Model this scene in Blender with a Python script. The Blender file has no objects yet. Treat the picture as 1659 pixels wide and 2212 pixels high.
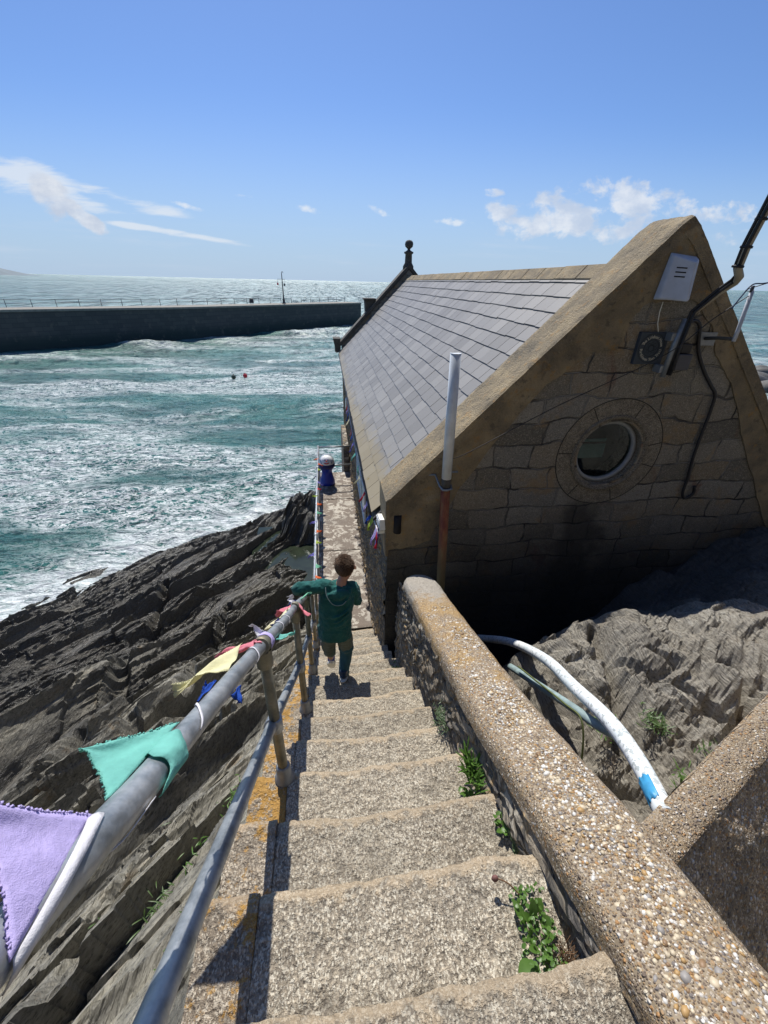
import bpy, bmesh, math, random
import numpy as np
from mathutils import Vector, Matrix
from math import sin, cos, pi, radians, atan, hypot

S = bpy.context.scene
COL = S.collection
random.seed(7)

# ------------------------------------------------------------------ camera
cam = bpy.data.cameras.new('camera'); co = bpy.data.objects.new('camera', cam); COL.objects.link(co)
F = 890.0
pit = atan(497 / F); roll = atan(.0235); yaw = radians(7.9)
f = Vector((sin(yaw) * cos(pit), cos(yaw) * cos(pit), -sin(pit)))
r = Vector((cos(yaw), -sin(yaw), 0)); u = r.cross(f)
r2 = r * cos(roll) + u * sin(roll); u2 = -r * sin(roll) + u * cos(roll)
co.matrix_world = Matrix(((r2.x, u2.x, -f.x, 0), (r2.y, u2.y, -f.y, 0), (r2.z, u2.z, -f.z, 0), (0, 0, 0, 1)))
cam.sensor_fit = 'VERTICAL'; cam.sensor_height = 36; cam.sensor_width = 27
cam.lens = 36 * F / 2212
cam.clip_start = .02; cam.clip_end = 60000
S.camera = co
S.cycles.use_denoising = True

# ------------------------------------------------------------------ light
SUN_EL, SUN_AZ = radians(54), radians(-5)        # azimuth from +Y towards +X
sdir = Vector((sin(SUN_AZ) * cos(SUN_EL), cos(SUN_AZ) * cos(SUN_EL), sin(SUN_EL)))
sl = bpy.data.lights.new('sun', 'SUN'); sl.energy = 5.0; sl.angle = radians(.53); sl.color = (1, .955, .88)
so = bpy.data.objects.new('sun', sl); COL.objects.link(so)
so.rotation_euler = (-sdir).to_track_quat('-Z', 'Y').to_euler()
S.view_settings.view_transform = 'Standard'; S.view_settings.look = 'None'
S.view_settings.exposure = 0.18; S.view_settings.gamma = 1

# ------------------------------------------------------------------ node helper
class NT:
    def __init__(s, tree): s.t = tree; s.n = tree.nodes; s.l = tree.links
    def node(s, typ, inp=None, **kw):
        n = s.n.new(typ)
        for k, v in kw.items(): setattr(n, k, v)
        for k, v in (inp or {}).items(): s.put(n.inputs[k], v)
        return n
    def put(s, sock, v):
        if isinstance(v, bpy.types.NodeSocket): s.l.new(v, sock)
        elif isinstance(v, bpy.types.Node): s.l.new(v.outputs[0], sock)
        else:
            if isinstance(v, tuple) and len(v) == 3 and sock.type == 'RGBA': v = v + (1,)
            sock.default_value = v
    def math(s, op, a, b=None, c=None, clamp=False):
        n = s.n.new('ShaderNodeMath'); n.operation = op; n.use_clamp = clamp
        for i, v in enumerate((a, b, c)):
            if v is not None: s.put(n.inputs[i], v)
        return n.outputs[0]
    def mix(s, fac, a, b, blend='MIX'):
        n = s.n.new('ShaderNodeMix'); n.data_type = 'RGBA'; n.blend_type = blend; n.clamp_factor = True
        s.put(n.inputs[0], fac); s.put(n.inputs[6], a); s.put(n.inputs[7], b)
        return n.outputs[2]
    def ss(s, v, lo, hi):
        n = s.n.new('ShaderNodeMapRange'); n.interpolation_type = 'SMOOTHSTEP'
        s.put(n.inputs[0], v); n.inputs[1].default_value = lo; n.inputs[2].default_value = hi
        return n.outputs[0]
    def lin(s, v, lo, hi, a=0., b=1.):
        n = s.n.new('ShaderNodeMapRange'); s.put(n.inputs[0], v)
        for i, x in enumerate((lo, hi, a, b)): n.inputs[i + 1].default_value = x
        return n.outputs[0]
    def pos(s):
        return s.n.new('ShaderNodeNewGeometry').outputs['Position']
    def mp(s, v, scale=(1, 1, 1), rot=(0, 0, 0), loc=(0, 0, 0)):
        return s.node('ShaderNodeMapping', {0: v, 'Scale': scale, 'Rotation': rot, 'Location': loc}).outputs[0]
    def noise(s, v, scale, detail=4, rough=.55, dist=0, out=0):
        n = s.node('ShaderNodeTexNoise', {'Vector': v, 'Scale': scale, 'Detail': detail, 'Roughness': rough, 'Distortion': dist})
        return n.outputs[out]
    def vor(s, v, scale, feature='F1', out=0, rnd=1.):
        n = s.node('ShaderNodeTexVoronoi', {'Vector': v, 'Scale': scale, 'Randomness': rnd}, feature=feature)
        return n.outputs[out]
    def ramp(s, fac, stops, interp='LINEAR'):
        n = s.n.new('ShaderNodeValToRGB'); s.put(n.inputs[0], fac); cr = n.color_ramp; cr.interpolation = interp
        while len(cr.elements) < len(stops): cr.elements.new(.5)
        for e, (p, c) in zip(cr.elements, stops): e.position = p; e.color = tuple(c) + (1,) if len(c) == 3 else c
        return n.outputs[0]
    def bump(s, h, strength=.5, dist=.01, nrm=None):
        n = s.node('ShaderNodeBump', {'Strength': strength, 'Distance': dist, 'Height': h})
        if nrm is not None: s.put(n.inputs['Normal'], nrm)
        return n.outputs[0]

def mat(name):
    m = bpy.data.materials.new(name); m.use_nodes = True
    t = NT(m.node_tree); p = m.node_tree.nodes['Principled BSDF']
    return m, t, p
def simple(name, col, rough=.6, metal=0, var=.12, scale=40, bump=0, spec=.5):
    m, t, p = mat(name); P = t.pos()
    n = t.noise(P, scale, 4)
    k = t.lin(n, .3, .7, 1 - var, 1 + var)
    c = t.mix(1., col, t.node('ShaderNodeCombineColor', {0: k, 1: k, 2: k}).outputs[0], 'MULTIPLY')
    t.put(p.inputs['Base Color'], c); p.inputs['Roughness'].default_value = rough
    p.inputs['Metallic'].default_value = metal; p.inputs['Specular IOR Level'].default_value = spec
    if bump: t.put(p.inputs['Normal'], t.bump(t.noise(P, scale * 3, 3), .6, bump))
    return m

# ------------------------------------------------------------------ world
w = bpy.data.worlds.new('World'); S.world = w; w.use_nodes = True
t = NT(w.node_tree); bg = w.node_tree.nodes['Background']
sky = t.node('ShaderNodeTexSky', sky_type='NISHITA', sun_disc=False, sun_elevation=SUN_EL, sun_rotation=SUN_AZ,
             altitude=0, air_density=1.0, dust_density=.35, ozone_density=3.2)
gen = t.node('ShaderNodeTexCoord').outputs['Generated']
sx = t.node('ShaderNodeSeparateXYZ', {0: gen})
yy = t.math('MAXIMUM', sx.outputs[1], .02)
U = t.math('DIVIDE', sx.outputs[0], yy); V = t.math('DIVIDE', sx.outputs[2], yy)
uv = t.node('ShaderNodeCombineXYZ', {0: U, 1: t.math('MULTIPLY', V, 1.6), 2: 0.}).outputs[0]
def ell(cu, cv, ru, rv, rot=0.):
    a = t.math('SUBTRACT', U, cu); b = t.math('SUBTRACT', V, cv)
    a2 = t.math('ADD', t.math('MULTIPLY', a, cos(rot)), t.math('MULTIPLY', b, sin(rot)))
    b2 = t.math('SUBTRACT', t.math('MULTIPLY', b, cos(rot)), t.math('MULTIPLY', a, sin(rot)))
    d = t.math('ADD', t.math('POWER', t.math('DIVIDE', a2, ru), 2.), t.math('POWER', t.math('DIVIDE', b2, rv), 2.))
    return t.math('SUBTRACT', 1., d)
def mx(*a):
    o = a[0]
    for b in a[1:]: o = t.math('MAXIMUM', o, b)
    return o
puff = t.noise(uv, 13., 10, .60, .15)
fine = t.noise(uv, 26., 6, .6)
wisp = t.noise(t.mp(uv, (4., 16., 1.), (0, 0, radians(-24))), 1.6, 7, .6, .4)
cum = mx(ell(.42, .120, .11, .034), ell(.49, .145, .09, .042), ell(.60, .158, .10, .040), ell(.70, .135, .11, .040), ell(.57, .112, .19, .028), ell(.885, .128, .09, .034), ell(.34, .161, .028, .008))
cumd = t.math('ADD', t.math('MINIMUM', cum, .62), t.math('MULTIPLY', t.math('SUBTRACT', puff, .5), 6.5))
cumd = t.ss(cumd, -.05, 1.0)
cir = mx(ell(-.50, .148, .15, .024, -.32), ell(-.36, .122, .12, .014, -.18), ell(-.60, .17, .12, .03, -.3), ell(-.30, .076, .16, .006, -.12))
cird = t.ss(t.math('ADD', cir, t.math('MULTIPLY', t.math('SUBTRACT', wisp, .5), 5.0)), -.1, 1.1)
blob = mx(ell(-.485, .125, .035, .034, -.9), ell(-.44, .095, .05, .016, -.7))
blobd = t.ss(t.math('ADD', t.math('MINIMUM', blob, .7), t.math('MULTIPLY', t.math('SUBTRACT', puff, .5), 3.6)), -.2, .6)
sm = mx(ell(-.025, .121, .030, .008, -.1), ell(.114, .124, .026, .008, -.3), ell(-.145, .137, .024, .005), ell(-.25, .117, .035, .006, -.2), ell(.27, .11, .05, .009))
smd = t.ss(t.math('ADD', sm, t.math('MULTIPLY', t.math('SUBTRACT', fine, .5), 4.0)), .3, 1.4)
low = t.math('MULTIPLY', t.ss(t.noise(t.mp(uv, (1.2, 9, 1)), 3., 6, .6), .5, .75), t.math('MULTIPLY', t.ss(V, .0, .03), t.math('SUBTRACT', 1., t.ss(V, .05, .12))))
shade = t.ss(t.noise(uv, 14., 5, .6), .35, .7)
ccol = t.mix(shade, (6.4, 7.3, 8.9), (9.6, 9.9, 10.4))
skyc = t.mix(1., sky.outputs[0], (.82, 1.00, 1.33), 'MULTIPLY')
skyc = t.mix(t.math('MULTIPLY', t.math('SUBTRACT', 1., t.ss(V, -.02, .30)), .85), skyc, (4.9, 6.6, 8.9))
c = t.mix(t.math('MULTIPLY', low, .25), skyc, (7.6, 8.3, 9.6))
c = t.mix(t.math('MULTIPLY', cird, .75), c, (8.8, 9.4, 10.2))
c = t.mix(t.math('MULTIPLY', smd, .75), c, (9.2, 9.7, 10.4))
c = t.mix(t.math('MULTIPLY', cumd, .80), c, ccol)
c = t.mix(t.math('MULTIPLY', blobd, .85), c, t.mix(shade, (6.3, 7.0, 8.4), (9.2, 9.6, 10.2)))
t.put(bg.inputs[0], c); bg.inputs[1].default_value = .077

# ------------------------------------------------------------------ mesh helpers
def tag(o, label=None, cat=None, group=None, kind=None):
    if label: o['label'] = label
    if cat: o['category'] = cat
    if group: o['group'] = group
    if kind: o['kind'] = kind
    return o
def thing(name, label, cat, loc=(0, 0, 0), group=None):
    o = bpy.data.objects.new(name, None); COL.objects.link(o); o.location = loc; o.empty_display_size = .1
    return tag(o, label, cat, group)
def link(name, me, m=None, parent=None):
    o = bpy.data.objects.new(name, me); COL.objects.link(o)
    if m is not None:
        for x in (m if isinstance(m, (list, tuple)) else [m]): me.materials.append(x)
    if parent is not None:
        o.parent = parent
        q = parent; off = Vector((0, 0, 0))
        while q is not None: off += q.location; q = q.parent
        o.location = -off            # geometry is written in world coordinates
    return o
class MB:
    """collects geometry in world coordinates"""
    def __init__(s): s.v = []; s.f = []; s.sm = []; s.mi = []
    def add(s, vs, fs, smooth=False, mi=0):
        b = len(s.v); s.v += [tuple(x) for x in vs]
        for q in fs: s.f.append(tuple(i + b for i in q)); s.sm.append(smooth); s.mi.append(mi)
        return s
    def box(s, lo, hi, M=None, mi=0, inset=0):
        x0, y0, z0 = lo; x1, y1, z1 = hi
        vs = [Vector(p) for p in ((x0, y0, z0), (x1, y0, z0), (x1, y1, z0), (x0, y1, z0), (x0 + inset, y0 + inset, z1), (x1 - inset, y0 + inset, z1), (x1 - inset, y1 - inset, z1), (x0 + inset, y1 - inset, z1))]
        if M is not None: vs = [M @ p for p in vs]
        return s.add(vs, [(0, 3, 2, 1), (4, 5, 6, 7), (0, 1, 5, 4), (1, 2, 6, 5), (2, 3, 7, 6), (3, 0, 4, 7)], False, mi)
    def tube(s, pts, rad, n=14, caps=True, mi=0, smooth=True, arc=None):
        pts = [Vector(p) for p in pts]; N = len(pts)
        rr = rad if isinstance(rad, (list, tuple)) else [rad] * N
        vs = []; up = None
        for i, p in enumerate(pts):
            d = (pts[min(i + 1, N - 1)] - pts[max(i - 1, 0)]).normalized()
            if up is None:
                up = Vector((0, 0, 1)) if abs(d.z) < .9 else Vector((0, 1, 0))
            a = d.cross(up).normalized(); up = a.cross(d).normalized()
            for k in range(n):
                an = 2 * pi * k / n
                vs.append(p + (a * cos(an) + up * sin(an)) * rr[i])
        fs = [(i * n + k, i * n + (k + 1) % n, (i + 1) * n + (k + 1) % n, (i + 1) * n + k) for i in range(N - 1) for k in range(n)]
        s.add(vs, fs, smooth, mi)
        if caps:
            b = len(s.v) - N * n
            s.f.append(tuple(b + k for k in range(n))[::-1]); s.sm.append(False); s.mi.append(mi)
            s.f.append(tuple(b + (N - 1) * n + k for k in range(n))); s.sm.append(False); s.mi.append(mi)
        return s
    def lathe(s, prof, c, n=24, axis=None, mi=0, smooth=True):
        M = Matrix.Translation(Vector(c))
        if axis is not None: M = M @ Vector(axis).to_track_quat('Z', 'Y').to_matrix().to_4x4()
        vs = [M @ Vector((r_ * cos(2 * pi * k / n), r_ * sin(2 * pi * k / n), z)) for (r_, z) in prof for k in range(n)]
        fs = [(i * n + k, i * n + (k + 1) % n, (i + 1) * n + (k + 1) % n, (i + 1) * n + k) for i in range(len(prof) - 1) for k in range(n)]
        return s.add(vs, fs, smooth, mi)
    def ball(s, c, r_, n=12, m=8, M=None, mi=0):
        rx, ry, rz = r_ if isinstance(r_, (tuple, list)) else (r_, r_, r_)
        vs = []; c = Vector(c)
        for i in range(m + 1):
            a = pi * i / m
            for k in range(n):
                b = 2 * pi * k / n
                p = Vector((rx * sin(a) * cos(b), ry * sin(a) * sin(b), rz * cos(a)))
                if M is not None: p = M @ p
                vs.append(c + p)
        fs = [(i * n + k, (i + 1) * n + k, (i + 1) * n + (k + 1) % n, i * n + (k + 1) % n) for i in range(m) for k in range(n)]
        return s.add(vs, fs, True, mi)
    def prism(s, poly, y0, y1, mi=0):
        """poly in XZ, extruded along Y"""
        n = len(poly)
        vs = [(x, y0, z) for x, z in poly] + [(x, y1, z) for x, z in poly]
        fs = [tuple(range(n)), tuple(range(2 * n - 1, n - 1, -1))] + [(i, i + n, (i + 1) % n + n, (i + 1) % n) for i in range(n)]
        return s.add(vs, fs, False, mi)
    def build(s, name, m=None, parent=None, bevel=0, fix=True, seg=2):
        me = bpy.data.meshes.new(name); me.from_pydata(s.v, [], s.f)
        me.polygons.foreach_set('use_smooth', s.sm); me.polygons.foreach_set('material_index', s.mi)
        if fix:
            bm = bmesh.new(); bm.from_mesh(me); bmesh.ops.recalc_face_normals(bm, faces=bm.faces); bm.to_mesh(me); bm.free()
        me.update()
        o = link(name, me, m, parent)
        if bevel:
            b = o.modifiers.new('bevel', 'BEVEL'); b.width = bevel; b.segments = seg; b.limit_method = 'ANGLE'; b.angle_limit = radians(35)
        return o

def grid_mesh(name, X, Y, Z, m, parent=None, smooth=True, attrs=None):
    ny, nx = X.shape
    me = bpy.data.meshes.new(name)
    v = np.stack([X, Y, Z], -1).reshape(-1, 3).astype(np.float32)
    i = np.arange(ny * nx).reshape(ny, nx)
    q = np.stack([i[:-1, :-1], i[:-1, 1:], i[1:, 1:], i[1:, :-1]], -1).reshape(-1, 4)
    me.vertices.add(len(v)); me.vertices.foreach_set('co', v.ravel())
    me.loops.add(q.size); me.loops.foreach_set('vertex_index', q.ravel().astype(np.int32))
    me.polygons.add(len(q)); me.polygons.foreach_set('loop_start', (np.arange(len(q)) * 4).astype(np.int32))
    me.polygons.foreach_set('loop_total', np.full(len(q), 4, np.int32))
    me.polygons.foreach_set('use_smooth', np.full(len(q), smooth))
    me.update(calc_edges=True); me.validate()
    for k, a in (attrs or {}).items():
        at = me.attributes.new(k, 'FLOAT', 'POINT'); at.data.foreach_set('value', a.ravel().astype(np.float32))
    return link(name, me, m, parent)

# numpy gradient-ish noise (value noise, smooth), 2d/3d
def _h(ix, iy, iz, seed):
    n = (ix.astype(np.int64) * 374761393 + iy.astype(np.int64) * 668265263 + iz.astype(np.int64) * 2147483647 + seed * 974711) & 0xffffffff
    n = ((n ^ (n >> 13)) * 1274126177) & 0xffffffff
    n = ((n ^ (n >> 16)) * 2246822519) & 0xffffffff
    return ((n ^ (n >> 15)) & 0xffffff) / float(0xffffff)
def vn(x, y, z=0., seed=0):
    x, y, z = np.broadcast_arrays(np.asarray(x, float), np.asarray(y, float), np.asarray(z, float))
    ix, iy, iz = np.floor(x), np.floor(y), np.floor(z); fx, fy, fz = x - ix, y - iy, z - iz
    sx_, sy_, sz_ = [q * q * q * (q * (q * 6 - 15) + 10) for q in (fx, fy, fz)]
    o = 0
    for a in (0, 1):
        for b in (0, 1):
            for c_ in (0, 1):
                wgt = (sx_ if a else 1 - sx_) * (sy_ if b else 1 - sy_) * (sz_ if c_ else 1 - sz_)
                o = o + wgt * _h(ix + a, iy + b, iz + c_, seed)
    return o * 2 - 1
def fbm(x, y, z=0., oc=4, seed=0, g=.5):
    o = 0; a = 1; s = 0
    for i in range(oc):
        o = o + a * vn(np.asarray(x) * 2 ** i, np.asarray(y) * 2 ** i, np.asarray(z) * 2 ** i, seed + i * 7); s += a; a *= g
    return o / s
def rbf(P):
    P = np.array(P, float)
    D = np.linalg.norm(P[:, None, :2] - P[None, :, :2], axis=2)
    Q = np.c_[P[:, :2], np.ones(len(P))]
    W = np.linalg.solve(np.block([[D, Q], [Q.T, np.zeros((3, 3))]]), np.r_[P[:, 2], 0, 0, 0])
    def h(x, y):
        o = W[-3] * x + W[-2] * y + W[-1]
        for i in range(len(P)): o = o + W[i] * np.hypot(P[i, 0] - x, P[i, 1] - y)
        return o
    return h
def sm01(x, a, b):
    k = np.clip((x - a) / (b - a), 0, 1); return k * k * (3 - 2 * k)

# ------------------------------------------------------------------ materials
def granite(name, tint=(1, 1, 1), lichen=0., rim=False):
    m, t, p = mat(name); P = t.pos()
    edge = t.node('ShaderNodeAttribute', attribute_name='edge').outputs['Fac']
    big = t.noise(P, 3.5, 6, .65)
    f1 = t.noise(P, 95, 4, .65); f2 = t.vor(t.mp(P, (1, .6, 1)), 270, out=1); f3 = t.noise(P, 300, 3, .65); f4 = t.noise(P, 26, 4, .6)
    base = t.ramp(big, [(.3, (.24, .20, .155)), (.5, (.34, .29, .23)), (.7, (.41, .36, .29))])
    r1 = t.node('ShaderNodeSeparateColor', {0: f2}).outputs[0]
    c = t.mix(t.math('MULTIPLY', t.ss(r1, .60, .80), .75), base, (.66, .61, .52))
    c = t.mix(t.math('MULTIPLY', t.ss(r1, .34, .14), .55), c, (.105, .088, .072))
    c = t.mix(t.math('MULTIPLY', t.ss(f1, .53, .66), .6), c, (.58, .49, .38))
    c = t.mix(t.math('MULTIPLY', t.ss(f1, .46, .34), .7), c, (.11, .09, .07))
    c = t.mix(t.math('MULTIPLY', t.ss(f4, .50, .36), .35), c, (.12, .10, .08))
    c = t.mix(t.math('MULTIPLY', t.ss(t.noise(P, 7, 6, .7), .52, .70), .5), c, (.15, .125, .10))
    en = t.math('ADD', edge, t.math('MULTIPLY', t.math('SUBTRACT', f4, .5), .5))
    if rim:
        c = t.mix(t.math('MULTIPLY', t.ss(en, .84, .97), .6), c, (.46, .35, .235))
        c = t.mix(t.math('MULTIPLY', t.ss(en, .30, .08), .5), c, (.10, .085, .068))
    if lichen:
        ln = t.noise(P, 30, 6, .75); lm = t.math('MULTIPLY', t.ss(t.math('ADD', ln, t.math('MULTIPLY', t.noise(P, 4.5, 3), .8)), .84, .95), .85)
        c = t.mix(lm, c, t.ramp(f3, [(.3, (.36, .17, .02)), (.7, (.55, .33, .06))]))
    c = t.mix(1., c, tint, 'MULTIPLY')
    rnd = t.lin(t.node('ShaderNodeObjectInfo').outputs['Random'], 0, 1, .84, 1.12)
    c = t.mix(1., c, t.node('ShaderNodeCombineColor', {0: rnd, 1: rnd, 2: rnd}).outputs[0], 'MULTIPLY')
    t.put(p.inputs['Base Color'], c); p.inputs['Roughness'].default_value = .82
    hh = t.math('ADD', t.math('MULTIPLY', f1, 1.), t.math('ADD', t.math('MULTIPLY', f3, .30), t.math('ADD', t.math('MULTIPLY', r1, .10), t.math('MULTIPLY', f4, 2.8))))
    t.put(p.inputs['Normal'], t.bump(hh, 1., .012))
    return m
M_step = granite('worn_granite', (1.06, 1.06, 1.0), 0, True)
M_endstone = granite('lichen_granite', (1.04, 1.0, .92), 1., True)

def pebbledash(name, lichen=.5, dark=1., sc=1., grime=False):
    m, t, p = mat(name); P = t.pos()
    Pw = t.node('ShaderNodeVectorMath', {0: P, 1: t.node('ShaderNodeVectorMath', {0: t.noise(P, 60, 2, out=1), 1: (.004, .004, .004)}, operation='MULTIPLY').outputs[0]}, operation='ADD').outputs[0]
    v1 = t.node('ShaderNodeTexVoronoi', {'Vector': Pw, 'Scale': 100 * sc}); v2 = t.node('ShaderNodeTexVoronoi', {'Vector': Pw, 'Scale': 210 * sc})
    rc = t.node('ShaderNodeSeparateColor', {0: v1.outputs[1]}); rc2 = t.node('ShaderNodeSeparateColor', {0: v2.outputs[1]})
    peb = t.ramp(rc.outputs[0], [(0, (.16, .12, .09)), (.2, (.36, .24, .13)), (.4, (.52, .44, .34)), (.55, (.60, .56, .50)), (.7, (.40, .22, .09)), (.82, (.22, .19, .17)), (.93, (.66, .58, .44))], 'CONSTANT')
    peb2 = t.ramp(rc2.outputs[0], [(0, (.14, .10, .07)), (.3, (.34, .23, .12)), (.55, (.50, .42, .32)), (.8, (.20, .15, .11))], 'CONSTANT')
    isb = t.ss(rc.outputs[1], .45, .5)
    m1 = t.math('MULTIPLY', t.ss(v1.outputs[0], .55, .40), isb)
    m2 = t.ss(v2.outputs[0], .60, .42)
    c = t.mix(m2, (.25, .195, .125), peb2); c = t.mix(m1, c, peb)
    ln = t.noise(P, 5, 6, .7)
    sp = t.node('ShaderNodeSeparateXYZ', {0: P})
    gold = t.mix(t.ss(t.noise(P, 120, 3), .4, .6), (.26, .15, .045), (.50, .33, .13))
    if lichen:
        k = t.math('ADD', ln, t.lin(sp.outputs[1], .3, 2.2, -.16, .22 * lichen))
        c = t.mix(t.math('MULTIPLY', t.ss(k, .48, .66), .75), c, gold)
    if not grime and lichen and lichen < 1:
        cem = t.math('ADD', sp.outputs[1], t.math('MULTIPLY', t.math('SUBTRACT', t.noise(P, 5, 5, .7), .5), 1.6))
        c = t.mix(t.math('MULTIPLY', t.ss(cem, 2.15, 2.45), .85), c, t.mix(t.noise(P, 50, 4), (.27, .255, .225), (.42, .40, .36)))
    if grime:
        c = t.mix(t.math('MULTIPLY', t.ss(t.noise(P, 4, 6, .7), .45, .62), .55), c, (.07, .062, .045))
    c = t.mix(1., c, (dark, dark, dark), 'MULTIPLY')
    t.put(p.inputs['Base Color'], c); p.inputs['Roughness'].default_value = .7
    hgt = t.math('ADD', t.math('MULTIPLY', t.math('MULTIPLY', t.ss(v1.outputs[0], .6, 0.), isb), 1.), t.math('MULTIPLY', t.ss(v2.outputs[0], .6, 0.), .45))
    t.put(p.inputs['Normal'], t.bump(hgt, 1., .006))
    return m
M_coping = pebbledash('pebble_concrete', .6, 1.0)
M_cross = pebbledash('pebble_wall', 0, 1.6, .8, True)
M_crosstop = pebbledash('pebble_wall_top', 1.2, 1., 1.1)

def rubble(name, warm=.5, horiz=False):
    m, t, p = mat(name); P = t.pos()
    Q = t.mp(P, (1, 1, 1), (radians(0), 0, 0))
    Pd = t.node('ShaderNodeVectorMath', {0: Q, 1: t.node('ShaderNodeVectorMath', {0: t.noise(Q, 5, 3, out=1), 1: (.10, .10, .10)}, operation='MULTIPLY').outputs[0]}, operation='ADD').outputs[0]
    V_ = t.node('ShaderNodeTexVoronoi', {'Vector': t.mp(Pd, (6, 5, 15)), 'Scale': 1.}, feature='F1')
    E = t.node('ShaderNodeTexVoronoi', {'Vector': t.mp(Pd, (6, 5, 15)), 'Scale': 1.}, feature='DISTANCE_TO_EDGE').outputs[0]
    rc = t.node('ShaderNodeSeparateColor', {0: V_.outputs[1]})
    c = t.ramp(rc.outputs[0], [(0, (.11, .10, .085)), (.2, (.24, .20, .15)), (.4, (.15, .135, .12)), (.6, (.34, .29, .22)), (.8, (.20, .165, .12)), (.92, (.42, .38, .31))], 'CONSTANT')
    st = t.noise(t.mp(P, (10, 10, 60)), 1.4, 5, .65)
    c = t.mix(t.math('MULTIPLY', t.ss(st, .55, .38), .6), c, (.06, .055, .05))
    c = t.mix(t.math('MULTIPLY', t.ss(t.noise(P, 6, 6, .7), .60 - .22 * warm, .72 - .15 * warm), .8), c, t.mix(t.ss(t.noise(P, 40, 4), .4, .62), (.30, .16, .04), (.62, .43, .19)))
    c = t.mix(t.ss(E, .09, .03), c, (.19, .165, .13))
    c = t.mix(t.math('MULTIPLY', t.ss(t.noise(P, 30, 4, .7), .6, .72), .5), c, (.55, .52, .46))
    t.put(p.inputs['Base Color'], c); p.inputs['Roughness'].default_value = .85
    h = t.math('ADD', t.math('MULTIPLY', t.ss(E, 0, .14), 1.), t.math('ADD', t.math('MULTIPLY', st, .9), t.math('MULTIPLY', rc.outputs[1], .7)))
    t.put(p.inputs['Normal'], t.bump(h, 1., .035))
    return m
M_rubble = rubble('slate_rubble', .35); M_rubble_gold = rubble('golden_rubble', .95)

# granite blocks of the gable wall (coordinates x, z)
def gable_mat():
    m, t, p = mat('granite_blocks'); P = t.pos()
    s3 = t.node('ShaderNodeSeparateXYZ', {0: P})
    w1 = t.noise(P, 1.7, 4, .55, out=1); 
    q = t.node('ShaderNodeCombineXYZ', {0: t.math('ADD', s3.outputs[0], s3.outputs[1]), 1: s3.outputs[2], 2: 0.}).outputs[0]
    q = t.node('ShaderNodeVectorMath', {0: q, 1: t.node('ShaderNodeVectorMath', {0: t.node('ShaderNodeVectorMath', {0: w1, 1: (.5, .5, .5)}, operation='SUBTRACT').outputs[0], 1: (.30, .22, .0)}, operation='MULTIPLY').outputs[0]}, operation='ADD').outputs[0]
    b = t.node('ShaderNodeTexBrick', {'Vector': q, 'Color1': (0, 0, 0), 'Color2': (1, 1, 1), 'Mortar': (.5, .5, .5), 'Scale': 1., 'Mortar Size': .0095, 'Mortar Smooth': .6, 'Bias': 0., 'Brick Width': .36, 'Row Height': .205}, offset=.45, squash=1.35, squash_frequency=3)
    k = t.node('ShaderNodeSeparateColor', {0: b.outputs[0]}).outputs[0]; mor = b.outputs[1]
    c = t.ramp(k, [(0, (.15, .14, .115)), (.2, (.30, .27, .215)), (.4, (.23, .22, .195)), (.6, (.34, .315, .265)), (.8, (.26, .215, .15)), (1, (.29, .275, .24))])
    sp = t.noise(P, 130, 3, .7)
    c = t.mix(t.math('MULTIPLY', t.ss(sp, .55, .66), .7), c, (.60, .54, .45)); c = t.mix(t.math('MULTIPLY', t.ss(sp, .44, .34), .75), c, (.07, .06, .05))
    st = t.noise(P, 2.7, 6, .65)
    c = t.mix(t.math('MULTIPLY', t.ss(st, .54, .66), .45), c, (.40, .25, .10))
    c = t.mix(t.math('MULTIPLY', t.ss(t.noise(P, 1.9, 5, .6, 1.), .60, .70), .5), c, (.17, .06, .035))
    jc = t.mix(t.ss(t.noise(P, 2.9, 4), .46, .56), (.05, .047, .042), (.28, .27, .245))
    c = t.mix(t.math('MULTIPLY', mor, t.lin(t.noise(P, 4.2, 4), .35, .6, .35, 1.)), c, jc)
    # long dark damp streak below the window
    dx = t.math('ABSOLUTE', t.math('SUBTRACT', t.math('ADD', s3.outputs[0], t.math('MULTIPLY', t.math('SUBTRACT', t.noise(P, 3, 4), .5), .7)), 2.42))
    dz = t.math('MULTIPLY', t.ss(dx, .34, .10), t.math('MULTIPLY', t.ss(s3.outputs[2], -1.62, -1.95), .70))
    c = t.mix(dz, c, (.018, .018, .014))
    low = t.math('MULTIPLY', t.ss(t.math('ADD', s3.outputs[2], t.math('MULTIPLY', t.noise(P, 1.5, 4), .9)), -1.15, -2.45), .90)  # shade of the pit painted into the lower wall colour
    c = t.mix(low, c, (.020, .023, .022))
    t.put(p.inputs['Base Color'], c); p.inputs['Roughness'].default_value = .85
    hgt = t.math('ADD', t.math('MULTIPLY', t.math('SUBTRACT', 1., mor), 1.5), t.math('ADD', t.math('MULTIPLY', sp, .35), t.math('ADD', t.math('MULTIPLY', k, .5), t.math('MULTIPLY', t.noise(P, 18, 4), .9))))
    t.put(p.inputs['Normal'], t.bump(hgt, 1., .040))
    return m
M_gable = gable_mat()

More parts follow.
